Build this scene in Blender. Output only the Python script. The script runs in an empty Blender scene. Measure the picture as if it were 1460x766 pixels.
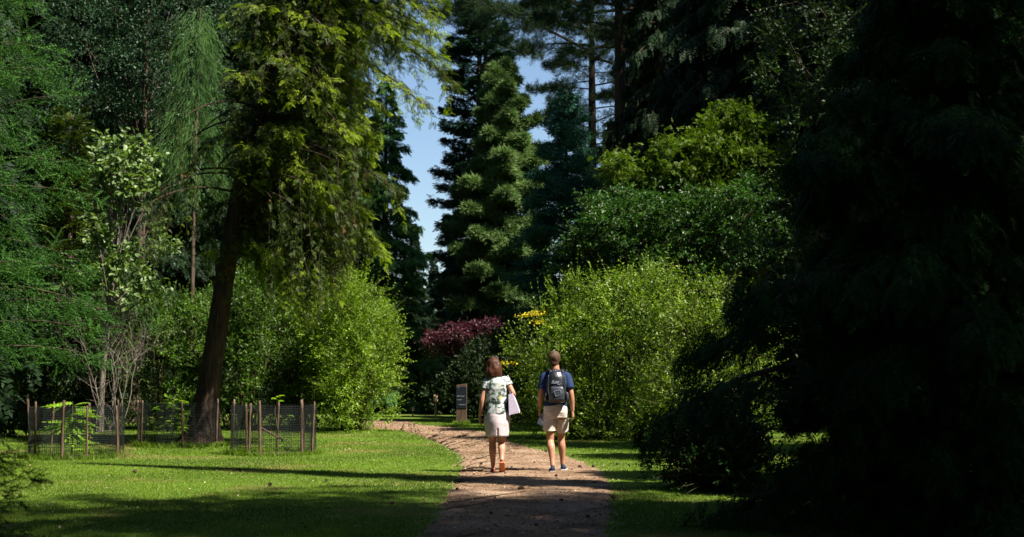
import bpy, math
import numpy as np

# ------------------------------------------------------------------ basics
scene = bpy.context.scene
COL = scene.collection
FPX, CXP, CYP = 2028.0, 730.0, 383.0
HCAM = 1.42
TH = math.atan(154 / FPX)
CT, ST = math.cos(TH), math.sin(TH)


def ray(px, py):
    a, b = (px - CXP) / FPX, (CYP - py) / FPX
    return np.array([a, CT - b * ST, ST + b * CT])


def pt(px, py, Y):
    d = ray(px, py)
    return np.array([0, 0, HCAM]) + d * (Y / d[1])


def ground(px, py):
    d = ray(px, py)
    return np.array([0, 0, HCAM]) + d * (-HCAM / d[2])


def rng_of(seed):
    return np.random.default_rng(seed)


# ------------------------------------------------------------------ mesh tools
def np_mesh(name, V, F, mats, midx=None, smooth=False):
    V = np.ascontiguousarray(V, dtype=np.float32).reshape(-1, 3)
    F = np.ascontiguousarray(F, dtype=np.int32)
    me = bpy.data.meshes.new(name)
    k = F.shape[1]
    me.vertices.add(len(V)); me.vertices.foreach_set('co', V.ravel())
    me.loops.add(F.size); me.loops.foreach_set('vertex_index', F.ravel())
    me.polygons.add(len(F))
    me.polygons.foreach_set('loop_start', np.arange(0, F.size, k, dtype=np.int32))
    for m in (mats if isinstance(mats, (list, tuple)) else [mats]):
        me.materials.append(m)
    if midx is not None:
        me.polygons.foreach_set('material_index', np.ascontiguousarray(midx, dtype=np.int32))
    me.update(calc_edges=True)
    me.polygons.foreach_set('use_smooth', np.full(len(F), smooth, dtype=bool))
    return me


def py_mesh(name, V, F, mats, smooth=False, midx=None):
    me = bpy.data.meshes.new(name)
    me.from_pydata([tuple(map(float, v)) for v in V], [], [tuple(int(i) for i in f) for f in F])
    for m in (mats if isinstance(mats, (list, tuple)) else [mats]):
        me.materials.append(m)
    for i, p in enumerate(me.polygons):
        p.use_smooth = smooth
        if midx is not None:
            p.material_index = midx[i]
    me.update()
    return me


def obj(name, me, parent=None, loc=(0, 0, 0)):
    o = bpy.data.objects.new(name, me)
    COL.objects.link(o)
    o.location = loc
    if parent is not None:
        o.parent = parent
    return o


def tag(o, label=None, cat=None, group=None, kind=None):
    if label: o['label'] = label
    if cat: o['category'] = cat
    if group: o['group'] = group
    if kind: o['kind'] = kind
    return o


def thing(name, label, cat, loc=(0, 0, 0), group=None, rotz=0.0):
    o = bpy.data.objects.new(name, None)
    COL.objects.link(o)
    o.empty_display_size = 0.2
    o.location = tuple(float(v) for v in loc)
    o.rotation_euler = (0, 0, rotz)
    return tag(o, label, cat, group)


def copy_tree(o, loc, rotz=0.0, scale=1.0, label=None):
    c = o.copy(); COL.objects.link(c)
    c.location = tuple(float(v) for v in loc)
    c.rotation_euler = (0, 0, rotz); c.scale = (scale, scale, scale)
    if label: c['label'] = label
    for ch in [x for x in scene.objects if x.parent == o]:
        d = ch.copy(); COL.objects.link(d); d.parent = c
        for g in [x for x in scene.objects if x.parent == ch]:
            e = g.copy(); COL.objects.link(e); e.parent = d
    return c


def cat_vf(parts):
    Vs, Fs, n = [], [], 0
    for V, F in parts:
        V = np.asarray(V).reshape(-1, 3)
        Vs.append(V); Fs.append(np.asarray(F) + n); n += len(V)
    return np.concatenate(Vs), np.concatenate(Fs)


def norm(a):
    return a / np.maximum(np.linalg.norm(a, axis=-1, keepdims=True), 1e-9)


def tubes(P, R, n=6):
    """many polylines P (B,K,3) with radii R (B,K) -> quads"""
    P = np.asarray(P, float); R = np.asarray(R, float)
    B, K, _ = P.shape
    T = norm(np.gradient(P, axis=1))
    ref = np.eye(3)[np.argmin(np.abs(T).max(axis=1) * [1, 1, .98], axis=1)][:, None, :]
    S = norm(np.cross(T, np.broadcast_to(ref, T.shape))); U = np.cross(S, T)
    a = np.linspace(0, 2 * np.pi, n, endpoint=False)
    V = P[:, :, None, :] + R[:, :, None, None] * (np.cos(a)[None, None, :, None] * S[:, :, None, :] + np.sin(a)[None, None, :, None] * U[:, :, None, :])
    V = V.reshape(-1, 3)
    b = np.arange(B)[:, None, None] * K * n
    i = np.arange(K - 1)[None, :, None] * n
    j = np.arange(n)[None, None, :]
    j2 = (j + 1) % n
    F = np.stack(np.broadcast_arrays(b + i + j, b + i + j2, b + i + n + j2, b + i + n + j), -1).reshape(-1, 4)
    return V, F


def frames(d, roll):
    d = norm(d)
    ref = np.where(np.abs(d[:, 2:3]) > 0.97, np.array([1., 0, 0]), np.array([0, 0, 1.]))
    s = norm(np.cross(ref, d)); u = np.cross(d, s)
    c, q = np.cos(roll)[:, None], np.sin(roll)[:, None]
    return np.stack([d, c * s + q * u, c * u - q * s], -1)


def scatter(T, pos, d, roll, scale):
    TV, TF = T
    R = frames(d, roll)
    V = np.einsum('mij,nj->mni', R, TV) * np.asarray(scale)[:, None, None] + pos[:, None, :]
    F = TF[None] + (np.arange(len(pos)) * len(TV))[:, None, None]
    return V.reshape(-1, 3), F.reshape(-1, TF.shape[1])


# ------------------------------------------------------------------ leaf templates (x = along)
def rhomb(p, d, s, L, w, bend=0.0):
    p, d, s = map(np.asarray, (p, d, s))
    up = np.cross(d, s)
    return np.array([p, p + d * L * .45 + s * w + up * bend * L, p + d * L, p + d * L * .45 - s * w + up * bend * L])


def make_T(rh):
    V = np.concatenate(rh); F = np.arange(len(V)).reshape(-1, 4)
    return V, F


T_LEAF = make_T([rhomb((0, 0, 0), (1, 0, 0), (0, 1, 0), 1, .27, .08)])
T_ROUND = (np.array([[0, 0, 0], [.35, .3, .06], [.75, .26, .05], [1, 0, -.1], [.75, -.26, .05], [.35, -.3, .06], [.4, 0, 0], [.75, 0, -.03]], float),
           np.array([[0, 6, 1, 1], [6, 7, 2, 1], [7, 3, 3, 2], [0, 5, 5, 6], [6, 5, 4, 7], [7, 4, 4, 3]])[:, :4])
T_ROUND = (T_ROUND[0], np.array([[0, 6, 2, 1], [6, 7, 3, 2], [0, 5, 4, 6], [6, 4, 3, 7]]))


def pinnate(n=7, ll=.42, lw=.055, ang=55, droop=.25, tip=.3, seed=1):
    r = rng_of(seed); out = []
    for i in range(n):
        x = .06 + .9 * i / n
        L = ll * (1 - .75 * (i / n) ** 1.3) * r.uniform(.85, 1.15)
        for s in (-1, 1):
            a = math.radians(ang + r.uniform(-10, 10)) * s
            d = norm(np.array([math.cos(a), math.sin(a), -.18 + r.uniform(-.15, .1)]))
            out.append(rhomb((x, 0, -droop * x * x), d, norm(np.cross((0, 0, 1.), d)), L, lw))
    out.append(rhomb((.8, 0, -droop * .64), norm(np.array([1, 0, -.5])), (0, 1, 0), tip, lw))
    return make_T(out)


def tuft(n=18, w=.018, spread=75, seed=2):
    r = rng_of(seed); out = []
    for i in range(n):
        a = r.uniform(0, 2 * np.pi); b = math.radians(spread) * math.sqrt(r.uniform(0, 1))
        d = np.array([math.cos(b), math.sin(b) * math.cos(a), math.sin(b) * math.sin(a)])
        s = norm(np.cross(d, r.normal(size=3)))
        out.append(rhomb(r.normal(size=3) * .06, d, s, r.uniform(.7, 1.1), w))
    return make_T(out)


def brush(n=26, nl=.2, w=.022, seed=3, shoots=3):
    """spruce spray: a main shoot and side shoots, each clad in short needles"""
    r = rng_of(seed); out = []
    ax = [((0, 0, 0), (1, 0, 0), 1.)]
    for k in range(shoots - 1):
        s = 1 if k % 2 else -1
        x = .12 + .5 * k / max(shoots - 1, 1)
        ax.append(((x, 0, 0), norm(np.array([.62, s * .75, -.12])), .62 - .2 * k / shoots))
    for p0, d0, L in ax:
        p0 = np.array(p0, float); d0 = np.array(d0, float)
        m = int(n * L)
        for i in range(m):
            a = i * 2.4 + r.uniform(-.3, .3)
            e1 = norm(np.cross(d0, (0, 0, 1.))); e2 = np.cross(e1, d0)
            o = math.cos(a) * e1 + math.sin(a) * e2
            d = norm(d0 * .75 + o * .75)
            out.append(rhomb(p0 + d0 * L * (i + .5) / m, d, norm(np.cross(d, d0)), nl, w))
    return make_T(out)


T_YEW = pinnate(8, .40, .036, 50, .35, .30, 1)
T_HEM = pinnate(10, .42, .034, 58, .30, .22, 5)
T_FAR = pinnate(5, .48, .085, 52, .30, .35, 6)
T_TUFT = tuft(20, .026, 80, 2)
T_TUFTFAR = tuft(11, .055, 85, 4)
T_BRUSH = brush(46, .085, .016, 3, 4)
T_BRUSHFAR = brush(10, .22, .05, 8, 3)
T_WEEP = make_T([rhomb((x, 0, 0), norm(np.array([1, s * .28, 0])), (0, 0, 1) if k % 2 else (0, 1, 0), .3, .022)
                 for k, (x, s) in enumerate([(i / 9, (-1) ** i) for i in range(8)])])


# ------------------------------------------------------------------ materials
def new_mat(name):
    m = bpy.data.materials.new(name); m.use_nodes = True
    nt = m.node_tree; nt.nodes.clear()
    out = nt.nodes.new('ShaderNodeOutputMaterial')
    return m, nt, nt.nodes, nt.links, out


def ramp(nt, cols, pos=None):
    r = nt.nodes.new('ShaderNodeValToRGB')
    e = r.color_ramp.elements
    pos = pos or [i / (len(cols) - 1) for i in range(len(cols))]
    while len(e) < len(cols): e.new(.5)
    for i, (c, p) in enumerate(zip(cols, pos)):
        e[i].position = p; e[i].color = (*c, 1)
    return r


def noise_node(nt, scale, detail=4, coords='Object', rough=.55, stretch=None):
    tc = nt.nodes.new('ShaderNodeTexCoord'); n = nt.nodes.new('ShaderNodeTexNoise')
    n.inputs['Scale'].default_value = scale; n.inputs['Detail'].default_value = detail
    n.inputs['Roughness'].default_value = rough
    if stretch:
        mp = nt.nodes.new('ShaderNodeMapping'); mp.inputs['Scale'].default_value = stretch
        nt.links.new(tc.outputs[coords], mp.inputs['Vector']); nt.links.new(mp.outputs[0], n.inputs['Vector'])
    else:
        nt.links.new(tc.outputs[coords], n.inputs['Vector'])
    return n


def mix_rgb(nt, fac, a, b, mode='MIX'):
    m = nt.nodes.new('ShaderNodeMix'); m.data_type = 'RGBA'; m.blend_type = mode
    for sock, v in ((m.inputs[0], fac), (m.inputs[6], a), (m.inputs[7], b)):
        if isinstance(v, bpy.types.NodeSocket): nt.links.new(v, sock)
        elif isinstance(v, (int, float)): sock.default_value = v
        else: sock.default_value = (*v, 1)
    return m.outputs[2]


def leaf_mat(name, c1, c2, c3, transl=.35, rough=.45, spec=.35, nscale=.7, accent=None, acc_lo=.66, acc_scale=1.3, tcol=None):
    m, nt, N, L, out = new_mat(name)
    g = N.new('ShaderNodeNewGeometry')
    r = ramp(nt, [c1, c2, c3]); L.new(g.outputs['Random Per Island'], r.inputs[0])
    col = r.outputs[0]
    n = noise_node(nt, nscale, 3)
    v = ramp(nt, [(.5, .55, .5), (1.3, 1.3, 1.2)], [.34, .66]); L.new(n.outputs[0], v.inputs[0])
    col = mix_rgb(nt, 1.0, col, v.outputs[0], 'MULTIPLY')
    if accent is not None:
        n2 = noise_node(nt, acc_scale, 3)
        a = ramp(nt, [(0, 0, 0), (1, 1, 1)], [acc_lo, acc_lo + .04]); L.new(n2.outputs[0], a.inputs[0])
        col = mix_rgb(nt, a.outputs[0], col, accent)
    p = N.new('ShaderNodeBsdfPrincipled')
    p.inputs['Roughness'].default_value = rough
    p.inputs['Specular IOR Level'].default_value = spec
    L.new(col, p.inputs['Base Color'])
    t = N.new('ShaderNodeBsdfTranslucent')
    tc = mix_rgb(nt, 1.0, col, tcol or (1.05, 1.2, .35), 'MULTIPLY'); L.new(tc, t.inputs['Color'])
    mx = N.new('ShaderNodeMixShader'); mx.inputs[0].default_value = transl
    L.new(p.outputs[0], mx.inputs[1]); L.new(t.outputs[0], mx.inputs[2]); L.new(mx.outputs[0], out.inputs[0])
    return m


def surf_mat(name, c1, c2, scale=8, rough=.8, spec=.3, bump=0.0, bscale=None, detail=5, stretch=None, c3=None, metallic=0):
    m, nt, N, L, out = new_mat(name)
    n = noise_node(nt, scale, detail, stretch=stretch)
    r = ramp(nt, [c1, c2] if c3 is None else [c1, c2, c3], [.33, .67] if c3 is None else [.3, .5, .7])
    L.new(n.outputs[0], r.inputs[0])
    p = N.new('ShaderNodeBsdfPrincipled')
    p.inputs['Roughness'].default_value = rough; p.inputs['Specular IOR Level'].default_value = spec
    p.inputs['Metallic'].default_value = metallic
    L.new(r.outputs[0], p.inputs['Base Color'])
    if bump:
        n2 = noise_node(nt, bscale or scale * 2, 6, stretch=stretch)
        b = N.new('ShaderNodeBump'); b.inputs['Strength'].default_value = bump; b.inputs['Distance'].default_value = .03
        L.new(n2.outputs[0], b.inputs['Height']); L.new(b.outputs[0], p.inputs['Normal'])
    L.new(p.outputs[0], out.inputs[0])
    return m


M = {}
# foliage
M['yew'] = leaf_mat('yew_foliage', (.018, .032, .006), (.034, .058, .008), (.065, .095, .012), .3, .5, .2, 1.4, (.15, .05, .012), .68, 1.6)
M['yew_new_lit'] = leaf_mat('yew_lit_new_growth', (.12, .18, .010), (.185, .255, .014), (.26, .32, .028), .47, .5, .2, 1.2)  # young shoots, with sunlit brightness also put into their colour
M['spruce'] = leaf_mat('spruce_needles', (.016, .050, .010), (.032, .092, .016), (.065, .15, .026), .25, .55, .12, 3.5)
M['holly'] = leaf_mat('holly_leaves', (.010, .032, .013), (.018, .050, .022), (.035, .085, .04), .2, .45, .25, .9)
M['weep'] = leaf_mat('weeping_foliage', (.045, .10, .03), (.065, .135, .04), (.095, .175, .05), .35, .6, .1, .8)
M['olive'] = leaf_mat('olive_foliage', (.028, .045, .008), (.045, .065, .012), (.07, .09, .018), .25, .5, .15, .8)
M['pale'] = leaf_mat('pale_leaves', (.08, .14, .04), (.12, .18, .065), (.19, .25, .11), .35, .4, .25, .8)
M['hedge'] = leaf_mat('hedge_leaves', (.034, .08, .008), (.06, .125, .012), (.11, .185, .025), .42, .45, .3, .8)
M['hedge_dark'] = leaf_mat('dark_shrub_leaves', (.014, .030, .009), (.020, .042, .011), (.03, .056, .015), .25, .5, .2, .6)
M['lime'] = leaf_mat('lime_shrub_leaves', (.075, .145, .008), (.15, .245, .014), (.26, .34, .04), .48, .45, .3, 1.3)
M['bush'] = leaf_mat('bush_leaves', (.045, .095, .006), (.125, .205, .014), (.25, .32, .05), .47, .4, .35, 1.3)
M['larch'] = leaf_mat('larch_foliage', (.03, .085, .024), (.045, .115, .03), (.06, .14, .04), .3, .6, .1, .4)
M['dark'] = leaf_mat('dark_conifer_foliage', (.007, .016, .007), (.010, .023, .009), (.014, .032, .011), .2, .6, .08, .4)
M['pine'] = leaf_mat('pine_needles', (.075, .13, .046), (.11, .18, .058), (.15, .215, .075), .25, .6, .1, .5, (.10, .065, .035), .72, .7, tcol=(1.0, 1.1, .7))
M['darkspruce'] = leaf_mat('blue_black_spruce', (.012, .040, .028), (.019, .056, .038), (.03, .075, .048), .15, .6, .1, .5)
M['blue'] = leaf_mat('blue_spruce', (.018, .075, .050), (.028, .095, .062), (.042, .12, .076), .15, .6, .12, .5)
M['scots'] = leaf_mat('scots_pine_needles', (.018, .036, .016), (.025, .048, .020), (.036, .062, .024), .2, .6, .1, .5)
M['juniper'] = leaf_mat('yellow_green_cypress', (.038, .08, .006), (.07, .12, .008), (.13, .18, .016), .35, .5, .15, 2.0, (.09, .055, .01), .72, 1.5)
M['maple'] = leaf_mat('green_maple_leaves', (.018, .050, .011), (.026, .070, .013), (.055, .12, .02), .35, .4, .25, 1.0)
M['purple'] = leaf_mat('purple_maple_leaves', (.034, .008, .016), (.06, .012, .024), (.10, .024, .042), .3, .4, .3, 1.2, tcol=(1.2, .6, .7))
M['yellow'] = leaf_mat('yellow_flowers', (.45, .35, .01), (.6, .45, .012), (.7, .55, .03), .3, .6, .2, 2)
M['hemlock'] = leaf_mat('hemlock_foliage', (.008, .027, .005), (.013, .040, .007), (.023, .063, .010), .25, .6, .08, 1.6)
M['sapling'] = leaf_mat('sapling_leaves', (.14, .25, .02), (.19, .32, .025), (.26, .38, .05), .5, .4, .3, 2)
M['farshrub'] = leaf_mat('far_shrub_leaves', (.07, .13, .03), (.10, .17, .035), (.14, .22, .05), .3, .5, .3, .5)
# wood
M['bark'] = surf_mat('dark_bark', (.035, .025, .018), (.10, .07, .05), 6, .9, .2, .9, 9, stretch=(3, 3, .5))
M['bark_red'] = surf_mat('fissured_brown_bark', (.016, .011, .008), (.060, .038, .027), 5, .9, .12, 1.0, 8, stretch=(4, 4, .45))
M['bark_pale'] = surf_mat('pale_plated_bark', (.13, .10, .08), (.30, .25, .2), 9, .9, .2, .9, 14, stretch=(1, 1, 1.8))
M['twig'] = surf_mat('grey_twigs', (.09, .075, .06), (.18, .155, .13), 10, .9, .15)
M['stem'] = surf_mat('green_brown_stem', (.05, .045, .02), (.10, .085, .04), 12, .8, .2)


def soil_lawn():
    m, nt, N, L, out = new_mat('lawn_turf')
    n1 = noise_node(nt, .35, 5); n2 = noise_node(nt, 14, 4)
    r = ramp(nt, [(.055, .10, .007), (.085, .14, .011), (.14, .155, .035)], [.3, .52, .72]); L.new(n1.outputs[0], r.inputs[0])
    r2 = ramp(nt, [(.6, .6, .6), (1.2, 1.2, 1.2)], [.3, .7]); L.new(n2.outputs[0], r2.inputs[0])
    c = mix_rgb(nt, 1.0, r.outputs[0], r2.outputs[0], 'MULTIPLY')
    p = N.new('ShaderNodeBsdfPrincipled'); p.inputs['Roughness'].default_value = .85; p.inputs['Specular IOR Level'].default_value = .2
    L.new(c, p.inputs['Base Color'])
    b = N.new('ShaderNodeBump'); b.inputs['Strength'].default_value = .7; b.inputs['Distance'].default_value = .04
    n3 = noise_node(nt, 30, 4); L.new(n3.outputs[0], b.inputs['Height']); L.new(b.outputs[0], p.inputs['Normal'])
    L.new(p.outputs[0], out.inputs[0])
    return m


def path_mat():
    m, nt, N, L, out = new_mat('path_of_trodden_earth')
    n1 = noise_node(nt, .9, 8, rough=.62); n2 = noise_node(nt, 22, 6, rough=.75); n3 = noise_node(nt, 60, 3)
    r = ramp(nt, [(.115, .072, .042), (.215, .138, .087), (.32, .228, .158)], [.32, .5, .68]); L.new(n1.outputs[0], r.inputs[0])
    r2 = ramp(nt, [(.5, .47, .45), (1, 1, 1), (1.25, 1.22, 1.2)], [.3, .5, .72]); L.new(n2.outputs[0], r2.inputs[0])
    c = mix_rgb(nt, 1.0, r.outputs[0], r2.outputs[0], 'MULTIPLY')
    p = N.new('ShaderNodeBsdfPrincipled'); p.inputs['Roughness'].default_value = .95; p.inputs['Specular IOR Level'].default_value = .1
    L.new(c, p.inputs['Base Color'])
    b = N.new('ShaderNodeBump'); b.inputs['Strength'].default_value = .8; b.inputs['Distance'].default_value = .03
    a = N.new('ShaderNodeMath'); a.operation = 'ADD'; L.new(n2.outputs[0], a.inputs[0]); L.new(n3.outputs[0], a.inputs[1])
    L.new(a.outputs[0], b.inputs['Height']); L.new(b.outputs[0], p.inputs['Normal'])
    L.new(p.outputs[0], out.inputs[0])
    return m


M['lawn'] = soil_lawn()
M['path'] = path_mat()
M['grass'] = leaf_mat('grass_blades', (.075, .145, .008), (.105, .185, .011), (.165, .215, .028), .40, .5, .2, .3, (.20, .18, .055), .58, .45)

# ------------------------------------------------------------------ ground
gs = 300
n = 60
xs = np.linspace(-gs, gs, n); ys = np.linspace(-gs, gs, n)
X, Y = np.meshgrid(xs, ys)
V = np.stack([X, Y, np.zeros_like(X)], -1).reshape(-1, 3)
i = np.arange(n - 1)[:, None] * n + np.arange(n - 1)[None]
F = np.stack([i, i + 1, i + n + 1, i + n], -1).reshape(-1, 4)
tag(obj('lawn', np_mesh('lawn', V, F, M['lawn'])), 'mown green lawn beside the path', kind='structure')

LEFT = [(575, 790), (597, 766), (625, 722), (643, 692), (655, 672), (659, 660), (655, 650), (640, 640), (612, 628), (592, 619), (566, 613.5), (540, 612), (520, 611)]
RIGHT = [(866, 790), (870, 766), (876, 722), (874, 692), (862, 672), (838, 660), (808, 650), (764, 640), (727, 629), (700, 617), (650, 609.5), (600, 606.2), (586, 603), (578, 600), (562, 598), (520, 597.5)]


def edge(pts, m=90):
    P = np.array([ground(*p)[:2] for p in pts])
    P = np.concatenate([[P[0] + (P[0] - P[1]) * 12], P])
    s = np.concatenate([[0], np.cumsum(np.linalg.norm(np.diff(P, axis=0), axis=1))]); s /= s[-1]
    t = np.linspace(0, 1, 900)
    Q = np.stack([np.interp(t, s, P[:, 0]), np.interp(t, s, P[:, 1])], -1)
    for _ in range(50):
        Q[1:-1] = .25 * Q[:-2] + .5 * Q[1:-1] + .25 * Q[2:]
    idx = np.linspace(0, 899, m).astype(int)
    return Q[idx]


EL, ER = edge(LEFT, 260), edge(RIGHT, 260)
r0 = rng_of(5)
EL2 = EL + r0.normal(size=EL.shape) * .035; ER2 = ER + r0.normal(size=ER.shape) * .035
rows = 14
u = np.linspace(0, 1, rows)[None, :, None]
Pv = EL2[:, None, :] * (1 - u) + ER2[:, None, :] * u
Z = np.full(Pv.shape[:2] + (1,), .012)
Z[:, 1:-1] += r0.uniform(-.004, .008, size=(len(EL), rows - 2, 1))
Z[:, 0] = -.004; Z[:, -1] = -.004
V = np.concatenate([Pv, Z], -1).reshape(-1, 3)
i = np.arange(len(EL) - 1)[:, None] * rows + np.arange(rows - 1)[None]
F = np.stack([i, i + 1, i + rows + 1, i + rows], -1).reshape(-1, 4)
tag(obj('path', np_mesh('path', V, F, M['path'], smooth=True)), 'winding path of trodden reddish earth', kind='structure')
POLY = np.concatenate([EL, ER[::-1]])


def in_poly(P, poly):
    x, y = P[:, 0], P[:, 1]; c = np.zeros(len(P), bool)
    j = len(poly) - 1
    for i in range(len(poly)):
        xi, yi = poly[i]; xj, yj = poly[j]
        if yi != yj:
            c ^= ((yi > y) != (yj > y)) & (x < (xj - xi) * (y - yi) / (yj - yi) + xi)
        j = i
    return c


# grass blades over the lawn that is in view
TUFTS = [(pt(111, 537, 25.2)[0], 25.2, .80, 3200), (pt(255, 537, 29.2)[0], 29.2, .80, 2600), (pt(391, 537, 26.3)[0], 26.3, .77, 3200), (*ground(287, 636)[:2], .50, 2200), (*ground(658, 605.5)[:2], .2, 500)]


def grass():
    r = rng_of(11)
    m = 560000
    d = 11.5 + 36 * r.uniform(0, 1, m) ** 1.7
    x = (r.uniform(-1, 1, m) * 740 + 0) / FPX * d
    P = np.stack([x, d], -1)
    jit = r.normal(size=P.shape) * .085
    P = P[~in_poly(P + jit, POLY[::4])]
    tall = []
    for (ax, ay, R_, k_) in TUFTS:
        a_ = r.uniform(0, 6.28, k_); tall.append(np.stack([ax + np.cos(a_) * R_ * r.normal(1, .09, k_), ay + np.sin(a_) * R_ * r.normal(1, .09, k_)], -1))
    tall = np.concatenate(tall); nt_ = len(tall)
    P = np.concatenate([P, tall])
    m = len(P)
    h = r.uniform(.010, .026, m); h[-nt_:] = r.uniform(.04, .12, nt_)
    h = h * (1 + .3 * np.sin(P[:, 0] * 1.3) * np.sin(P[:, 1] * .9))
    h = h * (1 + .25 * (P[:, 1] / 20))
    a = r.uniform(0, 2 * np.pi, m); w = r.uniform(.0016, .003, m) * (P[:, 1] / 10)
    lean = r.normal(size=(m, 2)) * .55 * h[:, None]
    B = np.concatenate([P, np.zeros((m, 1))], -1)
    s = np.stack([np.cos(a) * w, np.sin(a) * w, np.zeros(m)], -1)
    tip = B + np.concatenate([lean, h[:, None]], -1)
    V = np.stack([B - s, B + s, tip], 1).reshape(-1, 3)
    F = np.arange(m * 3).reshape(-1, 3)
    tag(obj('grass', np_mesh('grass', V, F, M['grass'])), 'short green grass blades of the lawn', kind='stuff')


grass()

# ------------------------------------------------------------------ trees
def trunk_vf(r, pts, rad, n=14, flare=1.6, K=26, rough=.06):
    pts = np.asarray(pts, float)
    s = np.concatenate([[0], np.cumsum(np.linalg.norm(np.diff(pts, axis=0), axis=1))]); t = np.linspace(0, s[-1], K)
    t = (t / s[-1]) ** 1.4 * s[-1]
    P = np.stack([np.interp(t, s, pts[:, k]) for k in range(3)], -1)
    for _ in range(2): P[1:-1] = .25 * P[:-2] + .5 * P[1:-1] + .25 * P[2:]
    R = np.interp(t, s, rad) * (1 + (flare - 1) * np.exp(-t / .35))
    V, F = tubes(P[None], R[None], n)
    V = V.reshape(K, n, 3)
    ang = np.arange(n)
    lob = 1 + rough * np.sin(ang * 2 * np.pi / n * 3 + .6)[None, :, None] * (1 + 2.0 * np.exp(-t / .5))[:, None, None] + r.normal(size=(K, n, 1)) * rough * .4
    V = P[:, None] + (V - P[:, None]) * lob
    return V.reshape(-1, 3), F


def conifer(r, H, z0, prof, nbr, sprayT, ssize, dens, pitch=(.15, -.35), fan=.35, hang=.15, trunk_r=.2, lean=(0, 0), wood_r=.018, clump=0, azr=None, jit=.3, tmin=.15, trunk_pts=None):
    """returns wood (V,F), crown (V,F). prof(u): branch length at u (0 bottom..1 top)"""
    u = (np.arange(nbr) + r.uniform(0, 1, nbr)) / nbr
    z = z0 + (H - z0) * u
    az = np.arange(nbr) * 2.39996 + r.uniform(-.4, .4, nbr)
    if azr is not None: az = r.uniform(azr[0], azr[1], nbr)
    L = np.array([prof(x) for x in u]) * r.uniform(.72, 1.12, nbr)
    if trunk_pts is None:
        tp = np.array([[0, 0, -.1], [lean[0] * .4, lean[1] * .4, H * .5], [lean[0], lean[1], H]])
        tr = [trunk_r, trunk_r * .62, .02]
    else:
        tp, tr = trunk_pts
        tp = np.asarray(tp, float)
    bx = np.interp(z, tp[:, 2], tp[:, 0]); by = np.interp(z, tp[:, 2], tp[:, 1])
    t = np.linspace(0, 1, 7)
    p0, p1 = pitch
    a0 = p0 + r.normal(size=nbr) * .12 + .25 * u
    hd = np.stack([np.cos(az), np.sin(az), np.zeros(nbr)], -1); sd = np.stack([-np.sin(az), np.cos(az), np.zeros(nbr)], -1)

    def at(bi, tt):
        q = hd[bi] * (L[bi] * tt)[:, None]
        q[:, 0] += bx[bi]; q[:, 1] += by[bi]
        q[:, 2] = z[bi] + L[bi] * (a0[bi] * tt + p1 * tt * tt)
        return q

    B = np.stack([at(np.arange(nbr), np.full(nbr, x)) for x in t], 1)
    Rb = np.outer(np.clip(L * wood_r, .006, .09), np.linspace(1, .2, 7))
    wood = [trunk_vf(r, tp, tr), tubes(B, Rb, 5)]
    ns = np.maximum(3, (L * dens).astype(int))
    bi = np.repeat(np.arange(nbr), ns); m = len(bi)
    tt = tmin + (1 - tmin) * r.uniform(0, 1, m) ** .75
    if clump:
        k = np.round(tt * clump) / clump
        tt = np.clip(k + r.normal(size=m) * .07, tmin, 1.02)
    sn = r.uniform(-1, 1, m)
    off = sn * fan * L[bi] * np.clip(1.12 - tt, .12, 1) * 1.3
    pos = at(bi, tt) + sd[bi] * off[:, None]
    pos[:, 2] += -np.abs(off) * .25 + r.normal(size=m) * .05 * (1 + L[bi] * .4)
    d = hd[bi] * (1 - .5 * np.abs(sn))[:, None] + sd[bi] * (sn * .9)[:, None]
    d[:, 2] += a0[bi] + 2 * p1 * tt - hang * r.uniform(.3, 1.7, m)
    d += r.normal(size=(m, 3)) * jit
    sc = ssize * r.uniform(.65, 1.3, m)
    crown = scatter(sprayT, pos, d, r.normal(size=m) * .5, sc)
    return cat_vf(wood), crown


def put_tree(name, label, cat, loc, wood, crown, wmat, cmat, group=None, extra=None):
    t = thing(name, label, cat, loc, group)
    obj('trunk', np_mesh('trunk', *wood, wmat, smooth=True), t)
    obj('crown', np_mesh('crown', *crown, cmat), t)
    for nm, (V, F), m in (extra or []):
        obj(nm, np_mesh(nm, V, F, m), t)
    return t


def wob(r, d, k=4, amp=.2):
    out = np.zeros(len(d))
    for _ in range(k):
        w = r.normal(size=3) * 2.6
        out += np.sin(d @ w + r.uniform(0, 6.28))
    return 1 + amp * out / math.sqrt(k)


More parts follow.
